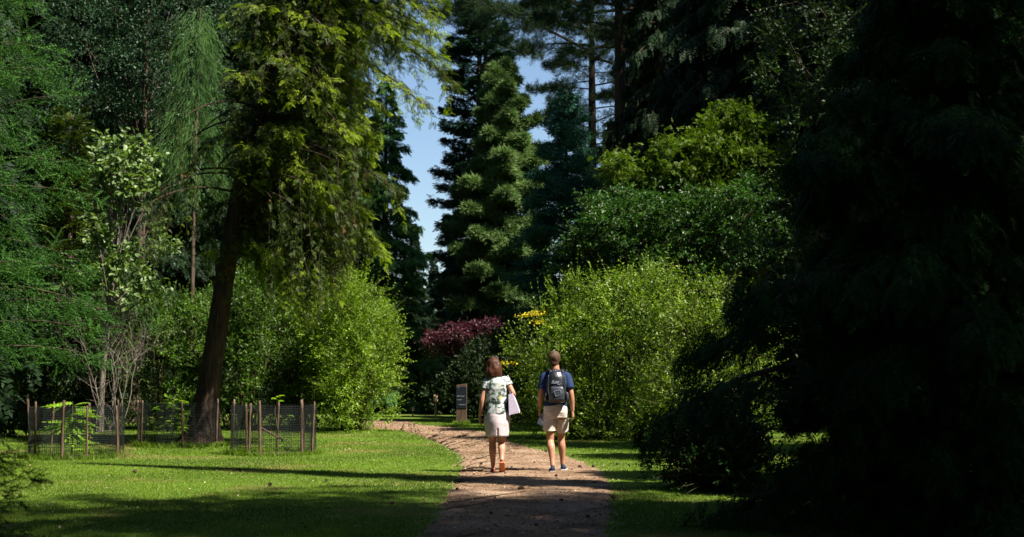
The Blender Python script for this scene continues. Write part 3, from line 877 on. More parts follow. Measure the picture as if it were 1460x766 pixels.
# background wood: dark conifers standing behind everything
r = rng_of(110)
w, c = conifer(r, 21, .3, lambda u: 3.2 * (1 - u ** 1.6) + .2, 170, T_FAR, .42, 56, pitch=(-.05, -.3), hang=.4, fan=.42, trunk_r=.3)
op0 = con('shade_pine', 'tall open pine added out of frame to cast dappled shade', 2600, 7, 109, 24, 6.5, lambda u: 4.6 * (.5 + .5 * math.sin(math.pi * min(1, u * .9 + .1))), 54, T_TUFT, .34, 20, M['scots'],
          pitch=(.12, -.12), hang=-.3, trunk_r=.3, fan=.5, clump=5, jit=.6, wood_r=.013, tmin=.25)  # extra pine out of frame, kept sparse so its shade falls dappled
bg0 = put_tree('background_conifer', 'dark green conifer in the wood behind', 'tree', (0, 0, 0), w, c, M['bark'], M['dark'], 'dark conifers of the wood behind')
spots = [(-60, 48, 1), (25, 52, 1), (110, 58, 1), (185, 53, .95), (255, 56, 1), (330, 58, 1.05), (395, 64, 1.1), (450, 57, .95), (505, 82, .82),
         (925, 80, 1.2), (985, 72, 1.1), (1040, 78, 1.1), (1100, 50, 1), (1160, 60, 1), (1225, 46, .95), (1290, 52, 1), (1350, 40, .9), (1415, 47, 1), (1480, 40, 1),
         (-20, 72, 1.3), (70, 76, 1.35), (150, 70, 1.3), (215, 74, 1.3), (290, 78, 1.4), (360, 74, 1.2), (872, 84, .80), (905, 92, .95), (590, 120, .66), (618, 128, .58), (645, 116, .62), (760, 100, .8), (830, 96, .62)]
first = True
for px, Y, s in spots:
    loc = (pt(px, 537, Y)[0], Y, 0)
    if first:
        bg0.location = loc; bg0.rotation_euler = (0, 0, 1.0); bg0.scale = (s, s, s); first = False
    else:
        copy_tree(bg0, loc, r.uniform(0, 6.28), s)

# tall trees added on the right for the shade they throw on lawn and conifers
for x, y, s, rz in ((14.5, 37, 1.45, .8), (17, 43, 1.5, 2.8), (14.5, 22.6, 1.1, 4.0), (6.8, 12.6, .42, .3), (16.5, -1.0, 1.35, 5.0)):
    copy_tree(bg0, (x, y, 0), rz, s, 'tall dark conifer added on the right to cast shade')
op0.location = (9.0, 5.0, 0)
op0['group'] = 'open pines added out of frame to cast dappled shade'
spire = copy_tree(bg0, (9.6, 13.9, 0), 1.7, 1.0, 'tall dark conifer added on the right to cast shade')
spire.scale = (.34, .34, 1.28)  # drawn out thin so the shadow on the lawn is a narrow streak
for x, y, s, rz in ((11.4, 7.6, .95, 3.0), (7.6, 9.4, .72, 1.0), (13.2, 5.2, 1.15, 1.2), (6.4, 2.4, .95, 2.2), (12.0, .3, 1.2, 4.4), (5.2, -4, 1.0, .9), (10, -5, 1.2, 2.0)):
    copy_tree(op0, (x, y, 0), rz, s)
for x, y, s, rz in ((-14.5, 32.0, 1.2, .7), (-18, 41, 1.25, 1.9), (-11.5, 9.0, 1.2, 4.0), (-9.5, 13.0, 1.0, .5), (-8.0, 4.5, 1.1, 1.5), (-12.5, 17.0, 1.1, 2.5), (-6.5, -3.5, 1.1, 3.5), (0.5, -8, 1.2, 4.5), (-13, 24.5, 1.1, .1)):  # extra trees that keep sky light off the shaded parts
    copy_tree(bg0, (x, y, 0), rz, s, 'tall dark conifer added on the right to cast shade')

# ------------------------------------------------------------------ closed solids -> one continuous skin
def loft(rings, n=20, ax=None):
    """rings (cx,cy,cz,rx,ry) stacked up z, capped"""
    V, F = [], []
    a = np.linspace(0, 2 * np.pi, n, endpoint=False)
    for cx, cy, cz, rx, ry in rings:
        for q in a: V.append((cx + rx * math.cos(q), cy + ry * math.sin(q), cz))
    m = len(rings)
    for i in range(m - 1):
        for j in range(n):
            F.append((i * n + j, i * n + (j + 1) % n, (i + 1) * n + (j + 1) % n, (i + 1) * n + j))
    F.append(tuple(range(n))[::-1]); F.append(tuple(range((m - 1) * n, m * n)))
    return V, F


def limb(pts, rad, n=12, K=None, flat=None):
    """closed tube through pts with radii; flat=(axis vector, factor) squeezes it"""
    pts = np.asarray(pts, float); rad = np.asarray(rad, float)
    K = K or (len(pts) * 4)
    s = np.concatenate([[0], np.cumsum(np.linalg.norm(np.diff(pts, axis=0), axis=1))]); t = np.linspace(0, s[-1], K)
    P = np.stack([np.interp(t, s, pts[:, k]) for k in range(3)], -1); R = np.interp(t, s, rad)
    if K > 6:
        for _ in range(1): P[1:-1] = .25 * P[:-2] + .5 * P[1:-1] + .25 * P[2:]; R[1:-1] = .25 * R[:-2] + .5 * R[1:-1] + .25 * R[2:]
    V, F = tubes(P[None], R[None], n)
    if flat is not None:
        ax = norm(np.asarray(flat[0], float)); Vr = V.reshape(K, n, 3) - P[:, None]
        Vr = Vr - (1 - flat[1]) * (Vr @ ax)[..., None] * ax
        V = (P[:, None] + Vr).reshape(-1, 3)
    V = [tuple(v) for v in V]; F = [tuple(f) for f in F]
    F.append(tuple(range(n))[::-1]); F.append(tuple(range((K - 1) * n, K * n)))
    return V, F


def ball(c, r, n=14, m=9):
    rings = []
    for i in range(m):
        b = -math.pi / 2 + math.pi * (i + .5) / m
        rings.append((c[0], c[1], c[2] + r[2] * math.sin(b) * 1.0, r[0] * math.cos(b), r[1] * math.cos(b)))
    return loft(rings, n)


def box(c, s, bev=.0):
    x, y, z = c; a, b, d = s[0] / 2, s[1] / 2, s[2] / 2
    if bev <= 0:
        V = [(x + i * a, y + j * b, z + k * d) for k in (-1, 1) for j in (-1, 1) for i in (-1, 1)]
        return V, [(0, 2, 3, 1), (4, 5, 7, 6), (0, 1, 5, 4), (2, 6, 7, 3), (0, 4, 6, 2), (1, 3, 7, 5)]
    e = bev
    ring = lambda zz, q: [(x - a + q, y - b + e, zz), (x - a + e, y - b + q, zz), (x + a - e, y - b + q, zz), (x + a - q, y - b + e, zz), (x + a - q, y + b - e, zz), (x + a - e, y + b - q, zz), (x - a + e, y + b - q, zz), (x - a + q, y + b - e, zz)]
    R = [[(px + (x - px) * .0, py, zz) for px, py, zz in ring(zz, 0)] for zz in (z - d + e, z + d - e)]
    bot = [(x + (px - x) * (1 - e / a), y + (py - y) * (1 - e / b), z - d) for px, py, _ in R[0]]
    top = [(x + (px - x) * (1 - e / a), y + (py - y) * (1 - e / b), z + d) for px, py, _ in R[1]]
    V = bot + R[0] + R[1] + top; F = []
    for i in range(3):
        for j in range(8): F.append((i * 8 + j, i * 8 + (j + 1) % 8, i * 8 + 8 + (j + 1) % 8, i * 8 + 8 + j))
    F.append(tuple(range(8))[::-1]); F.append(tuple(range(24, 32)))
    return V, F


def join(parts):
    V, F = [], []
    for v, f in parts:
        n = len(V); V += [tuple(p) for p in v]; F += [tuple(i + n for i in q) for q in f]
    return V, F


def skin(name, parts, voxel, mat, parent, smooth=3, wrinkle=0, wscale=9, seed=0):
    V, F = join(parts)
    me = py_mesh('tmp', V, F, [])
    o = bpy.data.objects.new('tmp', me); COL.objects.link(o)
    m = o.modifiers.new('r', 'REMESH'); m.mode = 'VOXEL'; m.voxel_size = voxel
    s = o.modifiers.new('s', 'SMOOTH'); s.factor = .5; s.iterations = smooth
    dg = bpy.context.evaluated_depsgraph_get()
    out = bpy.data.meshes.new_from_object(o.evaluated_get(dg))
    bpy.data.objects.remove(o); bpy.data.meshes.remove(me)
    out.name = name
    n = len(out.vertices); co = np.empty(n * 3, np.float32); out.vertices.foreach_get('co', co)
    if wrinkle:
        co = co.reshape(-1, 3); r = rng_of(seed); nn = np.empty(n * 3, np.float32); out.vertices.foreach_get('normal', nn); nn = nn.reshape(-1, 3)
        d = np.zeros(n)
        for k in range(7):
            w = r.normal(size=3) * wscale * np.array([1, 1, .7]); d += np.sin(co @ w + r.uniform(0, 6))
        co = co + nn * (wrinkle * d / 2.6)[:, None]
        out.vertices.foreach_set('co', np.ascontiguousarray(co, np.float32).ravel())
    out.materials.clear(); out.materials.append(mat)
    out.polygons.foreach_set('use_smooth', np.ones(len(out.polygons), bool)); out.update()
    return obj(name, out, parent)


def hand(w, d, pn, fwd, s=1.0, curl=.5):
    w, d, pn, fwd = [np.asarray(v, float) for v in (w, d, pn, fwd)]
    d, pn, fwd = norm(d), norm(pn), norm(fwd)
    P = [limb([w - d * .02 * s, w + d * .03 * s, w + d * .09 * s], [.026 * s, .036 * s, .038 * s], 12, 8, (pn, .5))]
    for o, L, R in ((.029, .072, .0085), (.010, .082, .009), (-.010, .077, .0085), (-.028, .060, .0075)):
        a = w + d * .085 * s + fwd * o * s
        b = a + (d + pn * curl * .35) * L * .45 * s
        c = b + norm(d + pn * curl * 1.3) * L * .34 * s
        e = c + norm(d * .6 + pn * curl * 2) * L * .28 * s
        P.append(limb([a - d * .02 * s, a, b, c, e], np.array([R, R, R * .95, R * .9, R * .75]) * s, 8, 9))
    a = w + d * .022 * s + fwd * .026 * s
    b = a + norm(d * .7 + fwd * .6 + pn * .3) * .04 * s; c = b + norm(d + fwd * .1 + pn * .5) * .032 * s
    P.append(limb([a - fwd * .012, a, b, c], np.array([.013, .013, .0105, .0085]) * s, 8, 8))
    return P


def head(c, h, face=(0, 1)):
    """closed pieces of a head of height h, crown at c+h/2; looks towards +y"""
    x, y, z = c; s = h / .235
    P = [ball((x, y - .008 * s, z + .018 * s), (.074 * s, .094 * s, .098 * s), 16, 11),
         loft([(x, y + .048 * s, z - .117 * s, .022 * s, .024 * s), (x, y + .038 * s, z - .105 * s, .045 * s, .045 * s), (x, y + .024 * s, z - .06 * s, .060 * s, .064 * s), (x, y + .015 * s, z, .068 * s, .082 * s)], 16)]
    P.append(limb([(x, y + .083 * s, z + .012 * s), (x, y + .100 * s, z - .012 * s), (x, y + .110 * s, z - .032 * s)], np.array([.008, .011, .014]) * s, 8, 6))
    P.append(limb([(x, y + .09 * s, z - .036 * s), (x, y + .080 * s, z - .04 * s)], np.array([.018, .018]) * s, 8, 4))
    P.append(limb([(x - .022 * s, y + .080 * s, z - .063 * s), (x, y + .087 * s, z - .062 * s), (x + .022 * s, y + .080 * s, z - .063 * s)], np.array([.006, .009, .006]) * s, 8, 6))
    for q in (-1, 1):
        P.append(limb([(x + q * .072 * s, y - .004 * s, z + .022 * s), (x + q * .082 * s, y - .012 * s, z + .008 * s), (x + q * .074 * s, y + .0 * s, z - .028 * s)], np.array([.012, .017, .009]) * s, 8, 7, ((1, 0, 0), .5)))
        P.append(limb([(x + q * .012 * s, y + .082 * s, z + .022 * s), (x + q * .045 * s, y + .074 * s, z + .020 * s)], np.array([.009, .008]) * s, 6, 5))
    return P


def simple_mat(name, c, rough=.6, spec=.3, **kw):
    a = tuple(v * .88 for v in c); b = tuple(min(1, v * 1.1) for v in c)
    return surf_mat(name, a, b, kw.pop('scale', 25), rough, spec, **kw)


M['skin_m'] = simple_mat('tanned_skin', (.36, .175, .105), .5, .35, scale=14)
M['skin_f'] = simple_mat('skin', (.40, .19, .125), .5, .35, scale=14)
M['hair_m'] = surf_mat('brown_hair', (.035, .019, .010), (.12, .07, .040), 60, .5, .2, .4, 90, stretch=(1, 1, .12))
M['hair_f'] = surf_mat('auburn_hair', (.022, .008, .005), (.085, .030, .015), 60, .42, .25, .4, 90, stretch=(1, 1, .1))
M['navy'] = simple_mat('navy_cotton', (.012, .028, .078), .8, .2, bump=.2, bscale=60)
M['shorts'] = simple_mat('pale_beige_cotton', (.55, .49, .43), .85, .2, bump=.25, bscale=40)
M['skirt'] = simple_mat('pale_pink_cotton', (.50, .43, .45), .8, .2, bump=.15, bscale=40)
M['shoe_b'] = simple_mat('navy_canvas', (.010, .022, .055), .7, .3)
M['sole_w'] = simple_mat('white_rubber', (.7, .72, .74), .6, .3)
M['shoe_r'] = simple_mat('red_brown_leather', (.20, .035, .022), .45, .4)
M['sole_o'] = simple_mat('tan_orange_sole', (.55, .17, .06), .6, .3)
M['pack'] = simple_mat('black_nylon', (.010, .012, .016), .38, .5, bump=.3, bscale=30)
M['pack_grey'] = simple_mat('dark_grey_nylon', (.03, .035, .045), .35, .5)
M['reflect'] = simple_mat('pale_reflection_and_zip', (.20, .23, .27), .4, .5)  # painted reflections on the nylon, also used for the zip
M['tote'] = simple_mat('lilac_canvas', (.47, .41, .52), .8, .2, bump=.15, bscale=30)
M['paper'] = surf_mat('printed_leaflet', (.85, .87, .88), (.25, .42, .62), 16, .6, .3, c3=(.8, .86, .86))
M['strap_d'] = simple_mat('black_strap', (.012, .012, .013), .5, .3)
M['eye'] = simple_mat('eye', (.5, .48, .46), .2, .5)


def floral():
    m, nt, N, L, out = new_mat('floral_blouse_print')
    n1 = noise_node(nt, 8, 3, rough=.6, stretch=(1.2, 1, .8)); n2 = noise_node(nt, 15, 3, stretch=(.8, 1, 1.4)); n3 = noise_node(nt, 11, 2)
    n3.noise_dimensions = '4D'; n3.inputs['W'].default_value = 4.0
    base = ramp(nt, [(.47, .50, .50), (.33, .37, .37), (.05, .075, .07)], [.42, .50, .56]); L.new(n1.outputs[0], base.inputs[0])
    g = ramp(nt, [(1, 1, 1), (1, 1, 1), (.2, .27, .2)], [0, .53, .59]); L.new(n2.outputs[0], g.inputs[0])
    c = mix_rgb(nt, 1.0, base.outputs[0], g.outputs[0], 'MULTIPLY')
    y = ramp(nt, [(0, 0, 0), (1, 1, 1)], [.62, .68]); L.new(n3.outputs[0], y.inputs[0])
    c = mix_rgb(nt, y.outputs[0], c, (.52, .42, .13))
    p = ramp(nt, [(1, 1, 1), (0, 0, 0)], [.30, .36]); L.new(n3.outputs[0], p.inputs[0])
    c = mix_rgb(nt, p.outputs[0], c, (.50, .27, .30))
    b = N.new('ShaderNodeBsdfPrincipled'); b.inputs['Roughness'].default_value = .75; b.inputs['Specular IOR Level'].default_value = .2
    L.new(c, b.inputs['Base Color']); L.new(b.outputs[0], out.inputs[0])
    return m


M['floral'] = floral()


def eyes(parent, c, s):
    for q in (-1, 1):
        V, F = ball((c[0] + q * .031 * s, c[1] + .076 * s, c[2] + .004 * s), (.012 * s, .011 * s, .011 * s), 10, 7)
        obj('eye', py_mesh('eye', V, F, M['eye'], True), parent)


def shoe(name, heel, toe, up, wid, hgt, mat, solemat, parent, cuff=.05, low=False):
    """heel and toe points at sole level; up = sole normal"""
    heel, toe, up = [np.asarray(v, float) for v in (heel, toe, up)]
    f = toe - heel; L = np.linalg.norm(f); f = f / L; up = norm(up - f * (up @ f)); s = np.cross(f, up)
    prof = [(0, .62, 1.0), (.08, .85, 1.05), (.25, .84, .95), (.42, .86, .72), (.62, 1.0, .55), (.82, .95, .45), (.95, .68, .36), (1.0, .35, .25)]
    n = 14; V, F = [], []
    for x, w_, h_ in prof:
        for j in range(n):
            a = 2 * np.pi * j / n
            p = heel + f * L * x + s * math.cos(a) * wid / 2 * w_ + up * (.012 + max(0, math.sin(a)) * hgt * h_ * (.75 if low else 1) + min(0, math.sin(a)) * .008)
            V.append(p)
    m = len(prof)
    for i in range(m - 1):
        for j in range(n): F.append((i * n + j, i * n + (j + 1) % n, (i + 1) * n + (j + 1) % n, (i + 1) * n + j))
    F.append(tuple(range(n))[::-1]); F.append(tuple(range((m - 1) * n, m * n)))
    o = obj(name, py_mesh(name, V, F, mat, True), parent)
    V, F = [], []
    q = [(x, w_ * 1.06) for x, w_, _ in prof]
    out = [heel + f * L * (x * 1.03 - .015) + s * wid / 2 * w_ for x, w_ in q] + [heel + f * L * (x * 1.03 - .015) - s * wid / 2 * w_ for x, w_ in q[::-1]]
    k = len(out)
    for hh in (0.0, .02 if not low else .010):
        V += [p + up * hh for p in out]
    F = [tuple(range(k)), tuple(range(k, 2 * k))[::-1]] + [(j, k + j, k + (j + 1) % k, (j + 1) % k) for j in range(k)]
    obj('sole', py_mesh('sole', V, F, solemat), o)
    return o


# ---- the man
def man():
    g = ground(793, 672.5)
    t = thing('person', 'man in navy T-shirt and pale shorts walking away with a black backpack', 'person', g)
    hc = (-.025, .03, 1.675)
    ls, rs = np.array([-.165, .0, 1.425]), np.array([.165, .0, 1.43])
    le, re = np.array([-.235, -.03, 1.14]), np.array([.228, -.055, 1.15])
    lw, rw = np.array([-.245, .075, .92]), np.array([.25, -.02, .90])
    P = [loft([(0, 0, .86, .13, .10), (0, 0, .95, .172, .118), (0, 0, 1.05, .158, .11), (0, -.005, 1.2, .17, .115), (0, -.005, 1.33, .178, .12), (0, -.01, 1.42, .155, .10), (0, -.01, 1.465, .11, .075), (-.005, 0, 1.51, .062, .062), (-.012, .012, 1.60, .056, .060)], 22)]
    P += head(hc, .235)
    for sh_, el, wr, q in ((ls, le, lw, -1), (rs, re, rw, 1)):
        P.append(limb([sh_ * [.7, 1, 1], sh_, (sh_ + el) / 2, el, el * .7 + wr * .3, wr], [.06, .06, .050, .040, .043, .026], 14))
    P += hand(lw, (-.0, .15, -1), (1, .1, 0), (0, 1, .1), 1.0, .9)
    P += hand(rw, (.02, .08, -1), (-1, .25, 0), (.25, 1, 0), 1.0, .55)
    lk, rk = np.array([-.088, .03, .50]), np.array([.083, .20, .505])
    la, ra = np.array([-.052, -.14, .085]), np.array([.108, .24, .085])
    for q, hip, k, a in ((-1, (-.09, 0, .9), lk, la), (1, (.09, .02, .9), rk, ra)):
        k_, a_ = k, a
        calf = k_ * .68 + a_ * .32 + np.array([0, -.025, 0])
        P.append(limb([hip, np.array(hip) * .5 + k_ * .5, k_ + [0, 0, .03], k_ - [0, 0, .05], calf, k_ * .25 + a_ * .75, a_], [.098, .082, .058, .053, .060, .040, .036], 14, 30))
        P.append(limb([a_ + [0, -.02, -.02], a_ + [q * .01, .06, -.045], a_ + [q * .02, .14, -.06]], [.036, .034, .022], 10))
    skin('body', P, .0075, M['skin_m'], t, 2)
    eyes(t, hc, 1)
    # hair
    s = 1
    x, y, z = hc
    H = [ball((x, y - .014, z + .026), (.096, .106, .108), 18, 11), loft([(x, y - .045, z - .10, .045, .035), (x, y - .045, z - .07, .066, .052), (x, y - .035, z - .02, .086, .074), (x, y - .02, z + .02, .092, .09)], 16),
         ball((x + .01, y + .045, z + .085), (.062, .05, .04), 14, 7)]
    h = skin('hair', H, .007, M['hair_m'], t, 2, .003, 42, 3)
    # shirt
    S = [loft([(0, 0, .975, .178, .128), (0, 0, 1.06, .172, .126), (0, -.005, 1.2, .184, .13), (0, -.005, 1.33, .190, .135), (0, -.01, 1.42, .168, .112), (0, -.01, 1.473, .115, .086), (-.004, 0, 1.52, .070, .070)], 24)]
    for sh_, el in ((ls, le), (rs, re)):
        S.append(limb([sh_ * [.6, 1, 1], sh_ + [0, 0, .004], sh_ * .42 + el * .58, sh_ * .32 + el * .68], [.062, .070, .071, .074], 16))
    skin('t_shirt', S, .009, M['navy'], t, 2, .005, 24, 5)
    # shorts
    S = [loft([(0, 0, .80, .170, .125), (0, 0, .88, .186, .142), (0, 0, .95, .186, .138), (0, 0, 1.02, .172, .125)], 24)]
    for q, hip, k in ((-1, (-.088, 0, .88), lk), (1, (.088, .02, .88), rk)):
        hip = np.array(hip)
        S.append(limb([hip + [0, 0, .05], hip * .6 + k * .4, hip * .27 + k * .73 + [q * .004, -.004, 0]], [.098, .101, .100], 18, 10))
    skin('shorts', S, .009, M['shorts'], t, 2, .006, 18, 7)
    # belt line, back pocket flap
    V, F = limb([(-.10, -.136, .945), (-.13, -.122, .945), (-.145, -.108, .945)], [.006, .006, .006], 6, 4)
    obj('pocket', py_mesh('pocket', *join([box((-.095, -.146, .90), (.075, .006, .004))]), M['strap_d']), t)
    V, F = [], []
    wv, wf = tubes(np.array([[lw + [.0, -.012, .028], lw + [.0, -.016, .048]]]), np.array([[.034, .034]]), 14)
    obj('wristband', np_mesh('wristband', wv, wf, M['strap_d'], smooth=True), t)
    shoe('shoe', la + [-.004, -.06, -.083], la + [-.02, .205, -.083], (0, 0, 1), .10, .085, M['shoe_b'], M['sole_w'], t)
    shoe('shoe', ra + [.002, -.06, -.083], ra + [.03, .205, -.083], (0, 0, 1), .10, .085, M['shoe_b'], M['sole_w'], t)
    # backpack
    bp_ = thing('backpack', 'black backpack with painted pale reflections worn by the man in navy T-shirt', 'backpack', g)
    B = [loft([(0, -.20, 1.03, .10, .055), (0, -.205, 1.05, .135, .085), (0, -.21, 1.15, .148, .098), (0, -.205, 1.30, .142, .092), (0, -.195, 1.42, .118, .075), (0, -.185, 1.49, .085, .05), (0, -.18, 1.505, .05, .03)], 26)]
    main_ = skin('main_pouch', B, .008, M['pack'], bp_, 2, .003, 20, 9)
    skin('front_pocket', [loft([(.012, -.292, 1.06, .085, .02), (.012, -.298, 1.08, .105, .032), (.012, -.30, 1.17, .108, .034), (.008, -.292, 1.25, .098, .026), (.004, -.282, 1.275, .08, .014)], 20)], .006, M['pack_grey'], bp_, 2, .002, 30, 10)
    for q in (-1, 1):
        pth = [(q * .085, -.15, 1.485), (q * .105, -.05, 1.53), (q * .12, .06, 1.50), (q * .135, .135, 1.40), (q * .155, .12, 1.22), (q * .165, .0, 1.10), (q * .135, -.13, 1.06)]
        V, F = limb(pth, [.028] * 7, 10, 30, ((0, .35, 1), .35))
        obj('shoulder_strap', py_mesh('shoulder_strap', V, F, M['pack'], True), bp_)
        V, F = limb([(q * .118, -.265, 1.44), (q * .128, -.285, 1.30), (q * .120, -.295, 1.14)], [.006] * 3, 6, 12)
        obj('compression_strap', py_mesh('compression_strap', V, F, M['pack_grey'], True), bp_)
        V, F = loft([(q * .145, -.20, 1.06, .022, .05), (q * .158, -.20, 1.09, .026, .058), (q * .158, -.20, 1.17, .024, .055), (q * .148, -.20, 1.19, .014, .045)], 14)
        obj('side_pocket', py_mesh('side_pocket', V, F, M['pack_grey'], True), bp_)
    V, F = limb([(-.03, -.175, 1.50), (-.025, -.17, 1.53), (.025, -.17, 1.53), (.03, -.175, 1.50)], [.007] * 4, 6, 12)
    obj('grab_loop', py_mesh('grab_loop', V, F, M['pack_grey'], True), bp_)
    V, F = join([box((-.025, -.302, 1.325), (.10, .006, .014)), box((.01, -.303, 1.345), (.05, .006, .016)), box((-.05, -.300, 1.352), (.03, .006, .018)), box((.03, -.302, 1.305), (.04, .006, .009))])
    obj('print', py_mesh('print', V, F, M['reflect']), bp_)  # pale bars that stand for reflections on the pouch
    fr = [(-.035, -.336, 1.205), (.055, -.336, 1.225), (.070, -.338, 1.155), (-.015, -.338, 1.125), (-.035, -.336, 1.205)]
    V, F = limb(fr, [.0028] * 5, 6, 26)
    obj('zip', py_mesh('zip', V, F, M['reflect'], True), bp_)
    # leaflet in his left hand
    pm = thing('leaflet', 'folded white and blue leaflet held in the man\'s left hand', 'leaflet', g)
    c = lw + np.array([.03, .03, -.15])
    u_ = np.array([math.cos(.42), -.25, -math.sin(.42)]) * .042; v_ = np.array([math.sin(.42), 0, math.cos(.42)]) * .080
    nn = norm(np.cross(u_, v_)) * .003
    V = [c + k * nn + i * u_ + j * v_ for k in (1, -1) for i, j in ((-1, -1), (1, -1), (1, 1), (-1, 1))]
    F = [(0, 1, 2, 3), (7, 6, 5, 4), (0, 4, 5, 1), (1, 5, 6, 2), (2, 6, 7, 3), (3, 7, 4, 0)]
    obj('cover', py_mesh('cover', V, F, M['paper']), pm)
    V2 = [v + np.array([.006, .008, .004]) for v in V]
    obj('inner_page', py_mesh('inner_page', V2, F, M['sole_w']), pm)


man()


def woman():
    g = ground(708, 674.5)
    t = thing('person', 'woman in floral blouse and pale pink skirt walking away with auburn bobbed hair', 'person', g)
    hc = (-.045, .03, 1.585)
    ls, rs = np.array([-.150, .0, 1.335]), np.array([.138, .0, 1.37])
    le, re = np.array([-.215, -.045, 1.07]), np.array([.255, -.06, 1.15])
    lw, rw = np.array([-.245, .02, .835]), np.array([.19, .16, 1.23])
    P = [loft([(.0, 0, .74, .14, .10), (.0, 0, .86, .186, .13), (-.005, 0, .98, .155, .108), (-.01, 0, 1.08, .138, .098), (-.01, 0, 1.22, .150, .11), (-.008, -.005, 1.33, .140, .092), (-.01, 0, 1.385, .09, .065), (-.025, .005, 1.44, .052, .052), (-.035, .015, 1.51, .047, .05)], 22)]
    P += head(hc, .222)
    for sh_, el, wr in ((ls, le, lw), (rs, re, rw)):
        P.append(limb([sh_ * [.7, 1, 1], sh_, (sh_ + el) / 2, el, el * .7 + wr * .3, wr], [.052, .052, .044, .036, .038, .023], 14))
    P += hand(lw, (-.03, .1, -1), (1, -.2, 0), (.2, 1, .1), .93, .5)
    P += hand(rw, (-.35, .25, .8), (-.6, -.5, .2), (.5, -.6, .3), .9, 1.0)
    lk, rk = np.array([-.062, .09, .455]), np.array([.075, .06, .45])
    la, ra = np.array([-.052, .10, .075]), np.array([.078, -.13, .185])
    for q, hip, k, a in ((-1, (-.085, 0, .85), lk, la), (1, (.085, 0, .85), rk, ra)):
        calf = k * .68 + a * .32 + np.array([0, -.022, 0])
        P.append(limb([hip, np.array(hip) * .5 + k * .5, k + [0, 0, .03], k - [0, 0, .05], calf, k * .25 + a * .75, a], [.10, .084, .057, .051, .058, .037, .032], 14, 30))
    P.append(limb([la + [0, -.02, -.02], la + [-.005, .06, -.045], la + [-.01, .13, -.055]], [.030, .030, .02], 10))
    P.append(limb([ra + [0, -.01, -.0], ra + [0, .035, -.06], ra + [0, .05, -.12]], [.030, .030, .02], 10))
    skin('body', P, .0075, M['skin_f'], t, 2)
    eyes(t, hc, .94)
    x, y, z = hc
    H = [ball((x, y - .008, z + .022), (.094, .108, .106), 18, 11),
         loft([(x + .006, y - .055, z - .178, .100, .05), (x + .004, y - .055, z - .16, .128, .068), (x, y - .05, z - .10, .128, .080), (x, y - .035, z - .03, .112, .090), (x, y - .02, z + .03, .098, .095)], 20)]
    for q in (-1, 1):
        H.append(limb([(x + q * .07, y + .03, z + .06), (x + q * .092, y + .035, z - .03), (x + q * .095, y + .02, z - .13)], [.03, .032, .03], 10))
    hr = skin('hair', H, .007, M['hair_f'], t, 2, .006, 34, 13)
    V, F = limb([(x - .075, y + .02, z + .105), (x - .03, y + .015, z + .132), (x + .03, y + .015, z + .132), (x + .075, y + .02, z + .105)], [.012] * 4, 8, 16)
    obj('sunglasses', py_mesh('sunglasses', V, F, M['strap_d'], True), t)
    # blouse
    S = [loft([(.0, 0, .865, .192, .14), (.0, 0, .93, .19, .138), (-.005, 0, 1.02, .176, .13), (-.01, 0, 1.12, .170, .126), (-.01, 0, 1.24, .172, .128), (-.008, -.005, 1.335, .160, .108), (-.01, -.002, 1.395, .105, .082), (-.025, 0, 1.435, .068, .066)], 24)]
    for sh_, el in ((ls, le), (rs, re)):
        S.append(limb([sh_ * [.6, 1, 1], sh_ + [0, 0, .004], sh_ * .72 + el * .28, sh_ * .62 + el * .38], [.056, .060, .062, .068], 16))
    skin('blouse', S, .009, M['floral'], t, 2, .006, 18, 15)
    # skirt with a vent at the back
    n = 64; rings = []
    zs = np.linspace(.535, .90, 16)
    V, F = [], []
    for zz in zs:
        f = (zz - .535) / .365
        rx = np.interp(zz, [.535, .62, .75, .85, .90], [.168, .178, .198, .192, .180]); ry = np.interp(zz, [.535, .62, .75, .85, .90], [.135, .142, .152, .146, .136])
        for j in range(n):
            a = 2 * np.pi * j / n - np.pi / 2
            V.append((.008 + rx * math.cos(a), ry * math.sin(a) + .004 + .004 * math.sin(5 * a + zz * 9), zz))
    m = len(zs)
    vent = lambda i, j: i < 5 and j == 0
    for i in range(m - 1):
        for j in range(n):
            if vent(i, j): continue
            F.append((i * n + j, i * n + (j + 1) % n, (i + 1) * n + (j + 1) % n, (i + 1) * n + j))
    me = py_mesh('skirt', V, F, M['skirt'], True)
    so = obj('skirt', me, t); md = so.modifiers.new('cloth', 'SOLIDIFY'); md.thickness = .004
    shoe('shoe', la + [0, -.055, -.072], la + [-.015, .18, -.072], (0, 0, 1), .085, .055, M['shoe_r'], M['sole_o'], t, low=True)
    shoe('shoe', ra + [.002, -.055, -.025], ra + [.006, .055, -.182], (0, .8, .58), .088, .05, M['shoe_r'], M['sole_o'], t, low=True)
    # tote bag
    bg = thing('tote_bag', 'pale lilac tote bag hanging from the woman\'s right shoulder', 'bag', g)
    c = np.array([.30, -.02, 0])
    prof = [(.185, .215, .86, .01), (.18, .345, .885, .05), (.178, .325, .95, .05), (.175, .285, 1.06, .035), (.172, .235, 1.175, .018)]
    V, F = [], []
    for (x0, x1, zz, th) in prof:
        yy = .13
        V += [(x0, -yy, zz - .02), (x1, -yy - .0, zz), (x1 + .006, yy, zz + .012), (x0 + .02, yy, zz - .01)]
    for i in range(len(prof) - 1):
        for j in range(4): F.append((i * 4 + j, i * 4 + (j + 1) % 4, i * 4 + 4 + (j + 1) % 4, i * 4 + 4 + j))
    F.append((3, 2, 1, 0))
    bo = obj('bag_body', py_mesh('bag_body', V, F, M['tote']), bg)
    md = bo.modifiers.new('b', 'BEVEL'); md.width = .015; md.segments = 3
    md = bo.modifiers.new('s', 'SOLIDIFY'); md.thickness = .004
